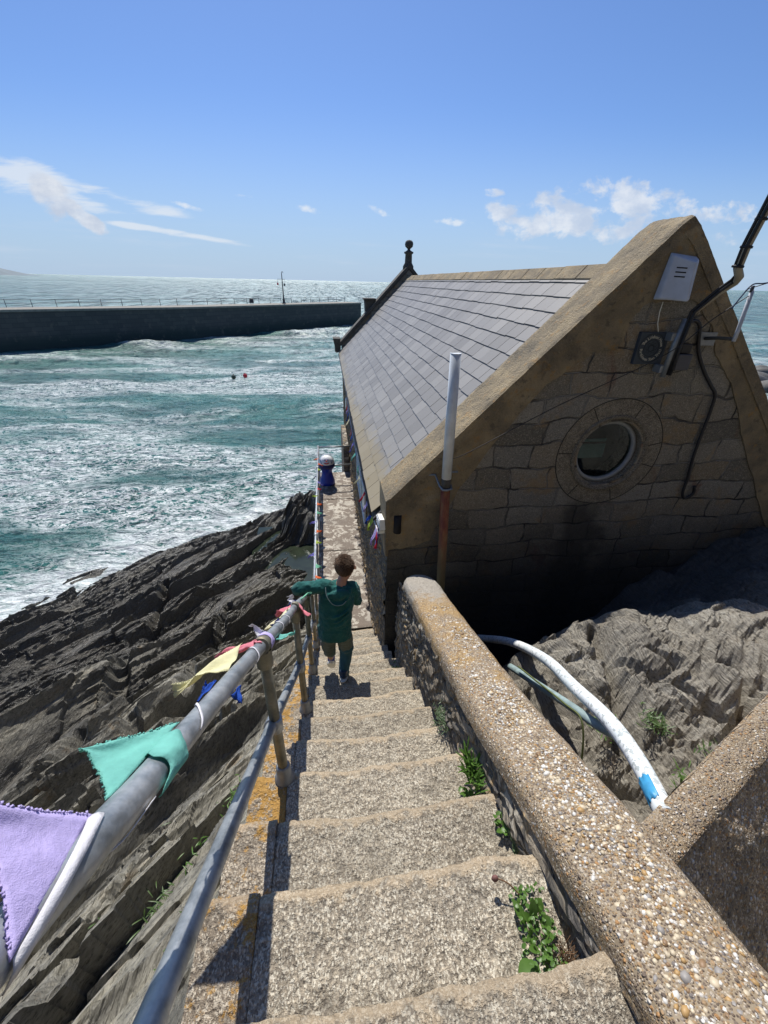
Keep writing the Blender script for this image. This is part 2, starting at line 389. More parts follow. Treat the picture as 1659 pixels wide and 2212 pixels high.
def render_mat(name, warm=1.):
    m, t, p = mat(name); P = t.pos()
    a = t.noise(P, 3.2, 6, .65); b = t.noise(P, 14, 5, .65); g = t.noise(P, 160, 3, .6)
    c = t.ramp(a, [(.3, (.15, .125, .085)), (.46, (.25, .20, .125)), (.6, (.36, .28, .165)), (.75, (.34, .30, .225))])
    c = t.mix(t.math('MULTIPLY', t.ss(b, .57, .68), .5), c, (.42, .22, .05))
    c = t.mix(t.math('MULTIPLY', t.ss(b, .42, .32), .6), c, (.09, .075, .055))
    c = t.mix(t.math('MULTIPLY', t.ss(g, .58, .7), .55), c, (.52, .46, .36)); c = t.mix(t.math('MULTIPLY', t.ss(g, .42, .3), .5), c, (.10, .08, .05))
    c = t.mix(t.math('MULTIPLY', t.ss(t.noise(P, 1.6, 5, .7, .6), .56, .66), .55), c, (.10, .08, .06))
    t.put(p.inputs['Base Color'], t.mix(1., c, (warm, warm, warm), 'MULTIPLY')); p.inputs['Roughness'].default_value = .85
    t.put(p.inputs['Normal'], t.bump(t.math('ADD', t.math('MULTIPLY', t.noise(P, 60, 4), 1.2), t.math('ADD', g, t.math('MULTIPLY', b, 1.6))), 1., .011))
    return m
M_render = render_mat('lichen_render', 1.02)

def slate_mat():
    m, t, p = mat('roof_slate'); P = t.pos()
    rnd = t.node('ShaderNodeAttribute', attribute_name='rnd').outputs['Fac']
    c = t.ramp(rnd, [(0, (.205, .195, .18)), (.5, (.245, .234, .217)), (1, (.285, .272, .25))])
    s3 = t.node('ShaderNodeSeparateXYZ', {0: P})
    n = t.noise(P, 5, 6, .7)
    e = t.math('ADD', s3.outputs[0], t.math('MULTIPLY', t.math('SUBTRACT', n, .5), .55))
    near = t.lin(s3.outputs[1], 4, 9, .09, -.10)
    lm = t.math('MULTIPLY', t.ss(t.math('SUBTRACT', e, near), .62, .42), .6)
    c = t.mix(lm, c, (.30, .235, .11))
    c = t.mix(t.math('MULTIPLY', t.ss(t.noise(P, 16, 4, .6), .60, .7), .25), c, (.27, .27, .28))
    spots = t.math('MULTIPLY', t.ss(t.noise(P, 13, 2, .5), .72, .76), t.ss(s3.outputs[0], .9, .6))
    c = t.mix(spots, c, (.20, .14, .02))
    t.put(p.inputs['Base Color'], c); p.inputs['Roughness'].default_value = .55; p.inputs['Specular IOR Level'].default_value = .35
    t.put(p.inputs['Normal'], t.bump(t.noise(P, 60, 4), .4, .002))
    p.inputs['Roughness'].default_value = .48
    return m
M_slate = slate_mat()
M_ridge = render_mat('ridge_tile', 1.0)

def galv():
    m, t, p = mat('galvanised_steel'); P = t.pos()
    a = t.noise(P, 14, 5, .65); b = t.noise(P, 90, 3, .6); v = t.vor(P, 120, out=1)
    r1 = t.node('ShaderNodeSeparateColor', {0: v}).outputs[0]
    c = t.ramp(a, [(.3, (.20, .225, .25)), (.5, (.33, .355, .38)), (.7, (.44, .455, .465))])
    c = t.mix(t.math('MULTIPLY', r1, .25), c, (.42, .44, .46))
    c = t.mix(t.math('MULTIPLY', t.ss(t.noise(P, 7, 5, .7), .56, .70), .6), c, (.20, .155, .09))
    t.put(p.inputs['Base Color'], c); t.put(p.inputs['Metallic'], t.lin(a, .3, .7, .75, .45))
    t.put(p.inputs['Roughness'], t.lin(b, .3, .7, .32, .52))
    t.put(p.inputs['Normal'], t.bump(b, .25, .002))
    return m
M_galv = galv()
def post_mat():
    m, t, p = mat('weathered_post_steel'); P = t.pos(); a = t.noise(P, 12, 5, .7)
    c = t.ramp(a, [(.35, (.13, .125, .095)), (.5, (.20, .185, .13)), (.65, (.27, .25, .19))])
    c = t.mix(t.math('MULTIPLY', t.ss(t.noise(P, 30, 3), .58, .68), .6), c, (.30, .21, .10))
    t.put(p.inputs['Base Color'], c); p.inputs['Metallic'].default_value = .35; p.inputs['Roughness'].default_value = .5
    return m
M_post = post_mat()
def worn_white(name, blue=.0):
    m, t, p = mat(name); P = t.pos()
    a = t.noise(P, 55, 3, .5); b = t.noise(P, 9, 4)
    c = t.mix(t.ss(b, .35, .7), (.62, .68, .70), (.78, .80, .80))
    c = t.mix(t.math('MULTIPLY', t.ss(t.math('ADD', a, t.math('MULTIPLY', t.math('SUBTRACT', b, .5), .2)), .57, .60), .7), c, (.30, .34, .33))
    t.put(p.inputs['Base Color'], c); p.inputs['Roughness'].default_value = .55
    return m
M_pipew = worn_white('chalky_white_pipe')
M_pvc = simple('white_plastic', (.72, .75, .80), .35, 0, .06, 20)
M_ventw = simple('stained_white_pipe', (.62, .66, .70), .4, 0, .10, 12)
def rust():
    m, t, p = mat('rusty_pipe'); P = t.pos(); z = t.node('ShaderNodeSeparateXYZ', {0: P}).outputs[2]
    c = t.ramp(t.noise(t.mp(P, (1, 1, .3)), 20, 5, .65), [(.35, (.16, .035, .02)), (.5, (.26, .08, .03)), (.65, (.30, .17, .06))])
    c = t.mix(t.ss(z, -1.9, -2.6), c, (.22, .17, .08))
    t.put(p.inputs['Base Color'], c); p.inputs['Roughness'].default_value = .6
    return m
M_rust = rust()
M_black = simple('black_cable', (.016, .016, .019), .55)
M_strap = simple('grey_steel_strap', (.26, .28, .30), .5, .5)
M_glassdark = simple('dark_window_glass', (.006, .010, .014), .06, 0, .02)
M_greyframe = simple('grey_window_frame', (.30, .32, .34), .5)
M_tealglass = simple('teal_shutter_panel', (.22, .42, .46), .25, 0, .08, 8)
M_greyboard = simple('pale_grey_board', (.55, .58, .62), .5)
M_plaque = simple('dark_slate_plaque', (.035, .05, .07), .6, 0, .1, 60)
M_plaqueline = simple('plaque_engraving', (.012, .018, .026), .7)
M_letter = simple('painted_letters', (.50, .48, .40), .7)
M_box = simple('grey_meter_box', (.06, .065, .09), .45)
M_alarm = simple('weathered_white_plastic', (.50, .54, .62), .6, 0, .12, 9, .002)
M_cream = simple('cream_plastic', (.80, .78, .70), .5, 0, .05)
M_wood = simple('sun_bleached_cane', (.36, .33, .26), .6)
M_stone = simple('dark_carved_stone', (.085, .08, .07), .9, 0, .3, 18, .01)

def cloth(name, col, tr=.25):
    m, t, p = mat(name); P = t.pos()
    a = t.noise(P, 45, 3); wv = t.noise(P, 900, 1)
    k = t.lin(a, .3, .7, .92, 1.06)
    c = t.mix(1., col, t.node('ShaderNodeCombineColor', {0: k, 1: k, 2: k}).outputs[0], 'MULTIPLY')
    t.put(p.inputs['Base Color'], c); p.inputs['Roughness'].default_value = .9; p.inputs['Specular IOR Level'].default_value = .1
    cr = t.math('ABSOLUTE', t.math('SUBTRACT', t.noise(P, 38, 4, .6, 1.2), .5))
    t.put(p.inputs['Normal'], t.bump(t.math('ADD', t.math('MULTIPLY', wv, .4), t.math('ADD', t.math('MULTIPLY', a, 2.), t.math('MULTIPLY', cr, 1.0))), .6, .0025))
    out = m.node_tree.nodes['Material Output']
    tl = t.node('ShaderNodeBsdfTranslucent', {'Color': c}); ms = t.node('ShaderNodeMixShader', {0: tr, 1: p.outputs[0], 2: tl.outputs[0]})
    t.l.new(ms.outputs[0], out.inputs[0])
    return m
CL = {k: cloth('cotton_' + k, v) for k, v in dict(lilac=(.58, .50, .82), white=(.78, .77, .80), teal=(.22, .58, .50), yellow=(.80, .77, .48), pink=(.76, .27, .32),
      blue=(.03, .09, .42), navy=(.03, .035, .14), orange=(.75, .19, .07), lime=(.55, .68, .12), purple=(.24, .22, .58), mint=(.25, .60, .42), red=(.60, .05, .07), cream=(.76, .72, .50)).items()}

def rock_mat(name, rot, pal, wetz=None, sc=1., ruststr=.5):
    m, t, p = mat(name); P = t.pos()
    Pw = t.node('ShaderNodeVectorMath', {0: P, 1: t.node('ShaderNodeVectorMath', {0: t.noise(P, 1.2 * sc, 3, out=1), 1: (.18, .18, .18)}, operation='MULTIPLY').outputs[0]}, operation='ADD').outputs[0]
    L = t.mp(Pw, (34 * sc, 2.6 * sc, 24 * sc), rot)       # stretched along the strata
    lam = t.noise(L, 1., 7, .68); lam2 = t.noise(t.mp(Pw, (90 * sc, 9 * sc, 70 * sc), rot), 1., 5, .7)
    blot = t.noise(P, 1.6 * sc, 6, .65)
    x = t.math('ADD', t.math('MULTIPLY', lam, .6), t.math('MULTIPLY', blot, .4))
    c = t.ramp(x, pal)
    c = t.mix(t.math('MULTIPLY', t.ss(lam2, .50, .34), .75), c, (.035, .033, .028))
    c = t.mix(t.math('MULTIPLY', t.ss(lam2, .56, .72), .45), c, (.40, .375, .31))
    if wetz is not None:
        bed = t.node('ShaderNodeAttribute', attribute_name='bed').outputs['Fac']
        c = t.mix(1., c, t.ramp(bed, [(.15, (.50, .50, .50)), (.5, (.92, .90, .86)), (.85, (1.22, 1.18, 1.08))]), 'MULTIPLY')
        c = t.mix(t.math('MULTIPLY', t.ss(t.noise(t.mp(Pw, (60, 3, 50), rot), 1., 5, .7), .60, .70), .6), c, (.03, .028, .024))
    rs = t.math('MULTIPLY', t.ss(t.noise(P, 3.4, 6, .72), .56, .70), ruststr)
    c = t.mix(rs, c, (.25, .155, .065))
    wh = t.math('MULTIPLY', t.ss(t.noise(P, 26, 4, .6), .68, .74), .45); c = t.mix(wh, c, (.46, .44, .40))
    ro = .72
    if wetz is not None:
        z = t.node('ShaderNodeSeparateXYZ', {0: P}).outputs[2]
        wn = t.math('ADD', z, t.math('MULTIPLY', t.math('SUBTRACT', t.noise(P, .55, 5, .6), .5), 3.2))
        wet = t.ss(wn, wetz + 1.9, wetz)
        c = t.mix(t.math('MULTIPLY', wet, .72), c, t.mix(lam, (.018, .017, .016), (.075, .066, .052)))
        t.put(p.inputs['Roughness'], t.lin(wet, 0, 1, .70, .24))
    else: p.inputs['Roughness'].default_value = ro
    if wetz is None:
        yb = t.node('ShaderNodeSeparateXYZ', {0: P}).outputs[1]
        rock_shade = t.ss(t.math('ADD', yb, t.math('MULTIPLY', t.math('SUBTRACT', t.noise(P, 1.6, 5, .6), .5), 1.2)), 1.8, 2.6)
        c = t.mix(t.math('MULTIPLY', rock_shade, .78), c, t.mix(lam, (.022, .026, .030), (.07, .072, .075)))  # gable's shade on the outcrop, painted into the rock colour
    t.put(p.inputs['Base Color'], c)
    hgt = t.math('ADD', t.math('MULTIPLY', lam, 1.), t.math('MULTIPLY', lam2, .35))
    t.put(p.inputs['Normal'], t.bump(hgt, 1., .06 / sc))
    return m
ANG = radians(30)     # strata strike: u = (sin, cos)
M_rockL = rock_mat('slate_rock', (0, 0, ANG), [(.30, (.09, .088, .078)), (.42, (.24, .232, .20)), (.52, (.36, .348, .30)), (.64, (.52, .50, .44))], -7.3)
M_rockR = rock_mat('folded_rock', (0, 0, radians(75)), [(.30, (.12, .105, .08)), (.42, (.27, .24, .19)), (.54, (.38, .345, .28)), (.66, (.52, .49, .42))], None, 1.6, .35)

def concrete():
    m, t, p = mat('patchy_concrete'); P = t.pos()
    a = t.noise(P, 7, 7, .7, .8); b = t.noise(P, 60, 3)
    c = t.mix(t.ss(a, .50, .56), (.17, .135, .105), (.46, .42, .35))
    c = t.mix(t.math('MULTIPLY', t.ss(t.noise(P, 2, 4), .45, .62), .4), c, (.15, .125, .10))
    c = t.mix(t.math('MULTIPLY', t.ss(b, .58, .7), .4), c, (.5, .46, .38))
    t.put(p.inputs['Base Color'], c); p.inputs['Roughness'].default_value = .85
    t.put(p.inputs['Normal'], t.bump(t.math('ADD', a, b), .8, .008))
    return m
M_conc = concrete()
def pier_mat():
    m, t, p = mat('pier_stone'); P = t.pos(); s3 = t.node('ShaderNodeSeparateXYZ', {0: P})
    q = t.node('ShaderNodeCombineXYZ', {0: t.math('ADD', s3.outputs[0], s3.outputs[1]), 1: s3.outputs[2], 2: 0.})
    b = t.node('ShaderNodeTexBrick', {'Vector': q, 'Color1': (.060, .060, .058), 'Color2': (.082, .080, .074), 'Mortar': (.045, .045, .045), 'Scale': 1., 'Mortar Size': .03, 'Brick Width': 1.8, 'Row Height': .6})
    c = t.mix(t.ss(t.math('ADD', s3.outputs[2], t.noise(P, .6, 4)), -6.6, -8.4), b.outputs[0], (.025, .04, .035))
    c = t.mix(t.math('MULTIPLY', t.ss(t.noise(P, .8, 6, .7), .55, .7), .5), c, (.16, .14, .11))
    t.put(p.inputs['Base Color'], c); p.inputs['Roughness'].default_value = .8
    return m
M_pier = pier_mat(); M_piertop = simple('pier_top_concrete', (.24, .225, .19), .9, 0, .2, 2)

# ------------------------------------------------------------------ shoreline height functions
hL = rbf([(-.45, .2, -1.62), (-.45, 1, -2.2), (-.45, 2, -2.95), (-.45, 3, -3.75), (-.45, 4, -4.6), (-.6, 5, -5.4), (-.6, 6.5, -6.4), (-.6, 8, -7.4), (-.6, 10, -8.4),
    (-10.46, 10.9, -9.4), (-9.2, 12.5, -9.4), (-7.1, 14.2, -9.4), (-2.8, 17.1, -9.4), (-1.2, 17.6, -9.45),
    (-3, .5, -3.6), (-6, 1, -5.5), (-8, 5, -7.3), (-3, 5, -6), (-5, 8, -7.8), (-2, 10, -8.3), (-10, -1, -7), (-12, 8, -9.3), (-15, 2, -9.5), (-16, -6, -9),
    (-14, 16, -13), (-5, 21, -12.5), (0, 22, -12), (-1, -4, 1.0), (-4, -4, -1.5), (-22, 10, -13), (-8, 24, -14), (2, 18, -11), (2, 14, -9.8)])
SEA = -9.5

# sea
def sea_mat():
    m, t, p = mat('sea_water'); P = t.pos()
    s3 = t.node('ShaderNodeSeparateXYZ', {0: P})
    dist = t.node('ShaderNodeVectorMath', {0: P}, operation='LENGTH').outputs[1]
    shore = t.node('ShaderNodeAttribute', attribute_name='shore').outputs['Fac']
    crest = t.node('ShaderNodeAttribute', attribute_name='crest').outputs['Fac']
    big = t.noise(t.mp(P, (.05, .10, .0)), 1., 4, .6)
    deep = t.mix(t.ss(big, .35, .65), (.014, .105, .092), (.026, .175, .142))
    deep = t.mix(t.math('MULTIPLY', shore, .6), deep, (.045, .17, .15))
    far = t.ss(dist, 40, 260)
    # foam : torn, wind-drawn web
    wv = t.node('ShaderNodeVectorMath', {0: t.noise(t.mp(P, (.55, .9, 0)), 1., 4, .6, out=1), 1: (1.7, 1.1, 0)}, operation='MULTIPLY').outputs[0]
    Pw = t.node('ShaderNodeVectorMath', {0: P, 1: wv}, operation='ADD').outputs[0]
    web = t.math('ABSOLUTE', t.math('SUBTRACT', t.noise(t.mp(Pw, (.75, 1.5, 0), (0, 0, radians(12))), 1., 6, .62), .5))
    web2 = t.math('ABSOLUTE', t.math('SUBTRACT', t.noise(t.mp(Pw, (2.4, 4.6, 0), (0, 0, radians(-8))), 1., 4, .6), .5))
    wlin = t.math('MAXIMUM', t.ss(web, .040, .004), t.math('MULTIPLY', t.ss(web2, .07, .01), .8))
    band = t.noise(t.mp(P, (.045, .15, 0), (0, 0, radians(16))), 1., 4, .6, .5)
    dens = t.math('ADD', t.ss(band, .44, .58), t.math('MULTIPLY', shore, 1.0))
    fine = t.noise(t.mp(P, (3, 6, 0)), 1., 4, .7)
    foam = t.math('MULTIPLY', wlin, t.math('MINIMUM', t.math('ADD', dens, .05), 1.))
    solid = t.ss(t.math('ADD', t.math('MULTIPLY', shore, .72), t.math('MULTIPLY', t.math('SUBTRACT', t.noise(t.mp(Pw, (.9, 1.6, 0)), 1., 6, .7), .5), 1.5)), .34, .62)
    foam = t.math('MAXIMUM', foam, t.math('MULTIPLY', solid, t.lin(fine, .3, .62, .35, 1.)))
    foam = t.math('MAXIMUM', foam, t.math('MULTIPLY', crest, t.ss(fine, .38, .55)))
    cap = t.ss(t.noise(t.mp(P, (.09, .35, 0), (0, 0, radians(5))), 1., 6, .66), .63, .70)
    foam = t.math('MAXIMUM', t.math('MULTIPLY', foam, t.lin(far, 0, 1, 1., .0)), t.math('MULTIPLY', cap, t.math('MULTIPLY', far, .7)))
    foam = t.math('MULTIPLY', foam, t.lin(dist, 12, 60, .95, .72))
    c = t.mix(foam, deep, (.86, .89, .89))
    t.put(p.inputs['Base Color'], c)
    t.put(p.inputs['Roughness'], t.math('ADD', t.math('MULTIPLY', foam, .5), t.lin(dist, 15, 200, .24, .40)))
    t.put(p.inputs['IOR'], t.lin(dist, 30, 300, 1.36, 1.75)); p.inputs['Specular IOR Level'].default_value = 1.
    h1 = t.noise(t.mp(P, (.55, 1.1, 0), (0, 0, radians(8))), 1., 7, .62, .3)
    h2 = t.noise(t.mp(P, (3.6, 6., 0), (0, 0, radians(-14))), 1., 5, .65)
    hf = t.noise(t.mp(P, (.10, .26, 0), (0, 0, radians(4))), 1., 6, .65)
    h3 = t.noise(t.mp(P, (13., 19., 0)), 1., 3, .6)
    hh = t.math('ADD', t.math('MULTIPLY', h1, 1.05), t.math('ADD', t.math('MULTIPLY', h2, .16), t.math('ADD', t.math('MULTIPLY', h3, .006), t.math('MULTIPLY', hf, t.lin(dist, 40, 300, .4, 7.)))))
    hh = t.math('ADD', hh, t.math('MULTIPLY', foam, .03))
    nb = t.bump(hh, 1., 1.0)
    def nz(sc, rot, d=2.2): return t.node('ShaderNodeVectorMath', {0: t.noise(t.mp(P, sc, (0, 0, radians(rot))), 1., d, .65, out=1), 1: (.5, .5, .5)}, operation='SUBTRACT').outputs[0]
    def vmix(f_, a, b):
        n = t.n.new('ShaderNodeMix'); n.data_type = 'VECTOR'; t.put(n.inputs[0], f_); t.put(n.inputs[4], a); t.put(n.inputs[5], b); return n.outputs[1]
    nv = vmix(t.ss(dist, 25, 80), nz((1.5, 2.8, 0), 8), nz((.9, .7, 0), 5))
    nv = vmix(t.ss(dist, 90, 220), nv, nz((.34, .055, 0), 2))
    nv = vmix(t.ss(dist, 400, 1200), nv, nz((.09, .008, 0), 0))
    nv = vmix(t.ss(dist, 2000, 6000), nv, nz((.02, .001, 0), 0))
    k = t.lin(dist, 10, 140, 2.3, 6.0)
    nv = t.node('ShaderNodeVectorMath', {0: nv, 1: t.node('ShaderNodeCombineXYZ', {0: k, 1: k, 2: 0.}).outputs[0]}, operation='MULTIPLY').outputs[0]
    nn_ = t.node('ShaderNodeVectorMath', {0: t.node('ShaderNodeVectorMath', {0: nb, 1: nv}, operation='ADD').outputs[0]}, operation='NORMALIZE').outputs[0]
    t.put(p.inputs['Normal'], nn_)
    return m
M_sea = sea_mat()
nx, ny = 560, 620
xs = np.linspace(-105, 75, nx); ys = 2 + (np.linspace(0, 1, ny) ** 1.6) * 150
X, Y = np.meshgrid(xs, ys)
# denser columns near x = 0
X = np.sign(X + 5) * (np.abs(X + 5) / 110) ** 1.35 * 110 - 5
def waves(X, Y):
    z = 0; 
    for k, (wl, amp, ang, ph) in enumerate([(13, .20, 78, 0), (8.2, .13, 96, 2), (5.1, .085, 64, 4), (3.1, .055, 108, 1), (2.0, .035, 82, 3)]):
        a = radians(ang); d = X * cos(a) + Y * sin(a)
        ph2 = d * 2 * pi / wl + ph + 2.4 * vn(X / wl * .35, Y / wl * .35, k, 3) + 1.2 * vn(X / wl * .9, Y / wl * .9, k, 5)
        z = z + amp * (1 - 2 * np.abs(np.sin(ph2 / 2))) * (.55 + .6 * vn(X / wl * .3, Y / wl * .3, k + 9, 8))
    return z + .12 * fbm(X * .5, Y * .8, 0, 4, 21)
Zs = waves(X, Y)
rk = hL(X, Y)
inb = (X < 2.5) & (Y < 26) & (X > -26)
shore = np.where(inb, sm01(rk, -12.6, -9.6), 0) * 1.0
shore = np.maximum(shore, np.where(X > 30, .55 * sm01(-np.hypot(X - 60, Y - 52), -30, -8), 0))
shore *= .75 + .25 * fbm(X * .3, Y * .3, 0, 3, 4)
Zs = Zs + shore * .25 * fbm(X * 1.1, Y * 1.1, 0, 3, 31)
crest = np.zeros_like(X)
def swell(x0, y0, ang, L, Wd, H, fo):
    global Zs, crest
    a = radians(ang); dx = (X - x0) * cos(a) + (Y - y0) * sin(a); dy = -(X - x0) * sin(a) + (Y - y0) * cos(a)
    dy = dy + .8 * vn(dx * .25, 0, 1, 2) * Wd
    k = np.exp(-(dx / L) ** 4) * np.exp(-(dy / Wd) ** 2)
    Zs = Zs + H * k * (.8 + .25 * vn(X * .6, Y * .6, 3)); crest = np.maximum(crest, fo * sm01(k, .35, .8))
swell(-1, 92, 10, 9, 2.2, 1.2, .8); swell(-28, 75, 12, 5, 1.5, .7, .6)
swell(62, 66, 4, 40, 2.5, 1.5, 1.); swell(60, 58, 6, 30, 2., .8, .9); swell(58, 51, 2, 30, 2., .6, .9)
edge = np.clip(np.minimum.reduce([(X - X.min()) / 8, (X.max() - X) / 8, (Y.max() - Y) / 12, np.full_like(X, 1)]), 0, 1)
Zs = SEA + Zs * edge
sea = grid_mesh('sea', X, Y, Zs, M_sea, attrs={'shore': np.clip(shore, 0, 1), 'crest': np.clip(crest, 0, 1)})
x0, x1, y0, y1 = X.min() + .5, X.max() - .5, Y.min() + .5, Y.max() - .5
mb = MB(); B = 30000
for a, b, c_, d in ((-B, x0, -B, B), (x1, B, -B, B), (x0, x1, y1, B), (x0, x1, -B, y0)):
    mb.add([(a, c_, SEA), (b, c_, SEA), (b, d, SEA), (a, d, SEA)], [(0, 1, 2, 3)])
far = mb.build('open_sea', M_sea)
tag(sea, 'green sea streaked with white foam inside the breakwater', kind='structure'); tag(far, 'open sea glittering in the sun out to the horizon', kind='structure')
# surf breaking beyond the breakwater
# ------------------------------------------------------------------ left rocks
def saw(x, k=.12):
    fr = x - np.floor(x); return np.where(fr < 1 - k, fr / (1 - k), (1 - fr) / k)
def strata(X, Y, z0, ang, amps, seed=0):
    su, cu = sin(ang), cos(ang)
    a = X * su + Y * cu; b = X * cu - Y * su
    b = b + .35 * fbm(a * .22, b * .22, 0, 3, seed + 1) + .05 * fbm(a * 1.4, b * 2.4, 0, 3, seed + 2)
    h = 0
    for i, (wl, amp) in enumerate(amps):
        seg = vn(a * (.9 / wl) * .35 + 3 * vn(b / wl * .4, 0, i, seed + 40), b / wl * .25, i * 5, seed + 11)
        m_ = np.clip(.5 + .9 * vn(a / wl * .16, b / wl * .5, i + 2, seed + 20), 0, 1.2)
        h = h + amp * m_ * (saw(b / wl + .55 * vn(a / wl * .14, b / wl * .12, i, seed + 30) + np.floor(seg * 2.2) * .37, .10) - .5)
    h = h + .02 * fbm(a * 1.5, b * 11, 0, 4, seed + 50)
    return h, a, b
s_ = np.linspace(0, 1, 1500); t_ = np.linspace(-1, 1, 760)
bs = .62 - 26.5 * s_ ** 1.9; as_ = .6 + np.sign(t_) * np.abs(t_) ** 1.7 * np.where(t_ > 0, 24., 11.)
Bg, Ag = np.meshgrid(bs, as_, indexing='ij')
X = Ag * sin(ANG) + Bg * cos(ANG); Y = Ag * cos(ANG) - Bg * sin(ANG)
Z = hL(np.clip(X, -26, 2.5), Y)
hs, a_, b_ = strata(X, Y, Z, ANG, [(2.6, .72), (1.15, .52), (.47, .26), (.21, .11), (.10, .045)], 3)
d0 = -.405 - X                       # distance from the stair edge
fade = .30 + .70 * sm01(d0, .02, .55)
nearf = .70 + .30 * sm01(np.hypot(X, Y), .8, 3.5)
hs = hs + .05 * (.5 - np.abs(fbm(a_ * .9, b_ * 6.5, 0, 5, 66, .62))) + .02 * fbm(a_ * 3, b_ * 22, 0, 3, 67)
Z = Z + hs * fade * nearf + .35 * fbm(X * .35, Y * .35, 0, 3, 60) * sm01(d0, .3, 3)
# long open cracks
def crack(pts, wd, dp):
    global Z
    for (xa, ya), (xb, yb) in zip(pts[:-1], pts[1:]):
        L2 = (xb - xa) ** 2 + (yb - ya) ** 2
        tt = np.clip(((X - xa) * (xb - xa) + (Y - ya) * (yb - ya)) / L2, 0, 1)
        dd = np.hypot(X - xa - tt * (xb - xa), Y - ya - tt * (yb - ya)) + .06 * fbm(X * 3, Y * 3, 0, 3, 77)
        Z = Z - dp * np.exp(-(dd / wd) ** 4)
crack([(-3.66, 2.6), (-3.9, 4.4), (-4.2, 6.6), (-4.97, 8.97), (-5.4, 11.2)], .13, .40)
crack([(-1.7, .9), (-1.9, 2.2), (-2.6, 3.6)], .07, .22)
crack([(-2.2, 4.2), (-2.6, 6.2), (-3.1, 9.5)], .10, .30)
crack([(-.95, .55), (-1.15, 1.0), (-1.2, 1.6)], .035, .10)
# boulder beside the walkway end, and the pool behind it
Z = Z + 1.35 * np.exp(-(((X + 1.15) / .95) ** 4 + ((Y - 15.6) / 1.3) ** 4)) * (1 + .3 * fbm(X * 1.5, Y * 1.5, 0, 3, 88))
Z = Z - .75 * np.exp(-(((X + 1.2) / .7) ** 2 + ((Y - 12.7) / .9) ** 2))
under = (X > -.40) & (Y < 10.6)
Z = np.where(under, np.minimum(Z, -1.55 - .749 * np.clip(Y, -2, 4.4) - .6), Z)
Z = np.where((X > -.36) & (Y > 10.4), np.minimum(Z, -9.9), Z)
Z = np.where(Y < -1.7, np.minimum(Z, -1.2), Z)
bw = b_ + .35 * fbm(a_ * .22, b_ * .22, 0, 3, 4) + .03 * vn(a_ * .7, b_ * 2, 0, 9)
bed = .5 * (_h(np.floor(bw / .33 + vn(a_ * .3, 0, 2, 5)), np.floor(a_ / 1.9 + 2 * vn(bw * 2, 0, 0, 6)), np.zeros_like(bw), 5) + _h(np.floor(bw / .12), np.floor(a_ / .8 + 3 * vn(bw * 3, 0, 0, 7)), np.zeros_like(bw), 6))
rock = grid_mesh('rock_slope', X, Y, Z, M_rockL, smooth=False, attrs={'bed': bed})
tag(rock, 'dark layered slate rocks sloping from the steps to the surf', kind='structure')
M_pool = simple('pool_water', (.02, .028, .016), .12, 0, .3, 3, 0)
mb = MB(); mb.add([(-3.2, 11.0, -9.22), (-.42, 11.0, -9.22), (-.42, 15.5, -9.22), (-3.2, 15.5, -9.22)], [(0, 1, 2, 3)])
tag(mb.build('rock_pool', M_pool), 'rock pool between the boulders beside the walkway', kind='structure')

# ------------------------------------------------------------------ right rocks (pit)
hR = rbf([(.93, .6, -2.2), (.95, 1.5, -3.1), (.95, 3.2, -4.9), (1.5, .8, -2.05), (1.32, 2.1, -2.5), (1.8, 2.0, -2.1), (2.4, 1.7, -1.9), (2.6, 1.5, -1.9), (2.4, .8, -1.8), (2, 3.2, -3.9), (3, 3.2, -3.15),
          (4.5, 3.2, -2.3), (4.5, 1, -1.6), (1.25, 3.2, -4.9), (1.1, 2.3, -4.0), (1.25, 1.3, -2.45), (6, 0, -1.2), (6, 4, -2.3), (8, 8, -5), (5.5, 14, -9), (12, 14, -9.8), (14, 2, -3), (20, 14, -11), (6, 20, -12), (20, 28, -14), (1.2, -.6, -1.6), (3, -.8, -1.4), (6, 9, -5.5)])
AR = radians(-22)
s_ = np.linspace(0, 1, 1100); t_ = np.linspace(-1, 1, 900)
bs = .30 + 34 * s_ ** 2.3; as_ = .9 + np.sign(t_) * np.abs(t_) ** 2.0 * np.where(t_ > 0, 25., 11.)
Bg, Ag = np.meshgrid(bs, as_, indexing='ij')
X = Ag * sin(AR) + Bg * cos(AR); Y = Ag * cos(AR) - Bg * sin(AR)
Z = hR(np.clip(X, .5, 26), np.clip(Y, -2, 30))
hs, a_, b_ = strata(X, Y, Z, AR, [(1.5, .42), (.62, .24), (.26, .12), (.11, .05)], 91)
wr = X * 1.0 + .5 * fbm(X * 1.2, Y * 1.2, 0, 3, 12); wy = Y * 1.0 + .5 * fbm(X * 1.2, Y * 1.2, 5, 3, 13)
hs = hs * .7 + .055 * (.5 - np.abs(fbm(wr * 2.2, wy * 5., 0, 5, 14, .62))) * 2 + .018 * fbm(wr * 9, wy * 14, 0, 4, 15)
for (xa, ya, xb, yb) in ((1.75, 1.9, 1.52, 1.15), (2.1, 1.3, 1.95, .8), (1.35, 1.0, 1.6, .72), (2.6, 1.3, 2.35, .75), (3.0, 1.8, 2.8, 1.2)):
    L2 = (xb - xa) ** 2 + (yb - ya) ** 2; tt = np.clip(((X - xa) * (xb - xa) + (Y - ya) * (yb - ya)) / L2, 0, 1)
    dd = np.hypot(X - xa - tt * (xb - xa), Y - ya - tt * (yb - ya)) + .03 * fbm(X * 6, Y * 6, 0, 3, 16)
    hs = hs - .22 * np.exp(-(dd / .035) ** 2)
Z = Z + hs * (.25 + .75 * sm01(X, .95, 1.3)) + .30 * fbm(X * 1.2, Y * 1.2, 0, 4, 61) * sm01(X, .95, 1.6)
Z = np.where(X < .87, -22., Z)
inside = (X > .5) & (X < 4.6) & (Y > 3.3) & (Y < 14.3)
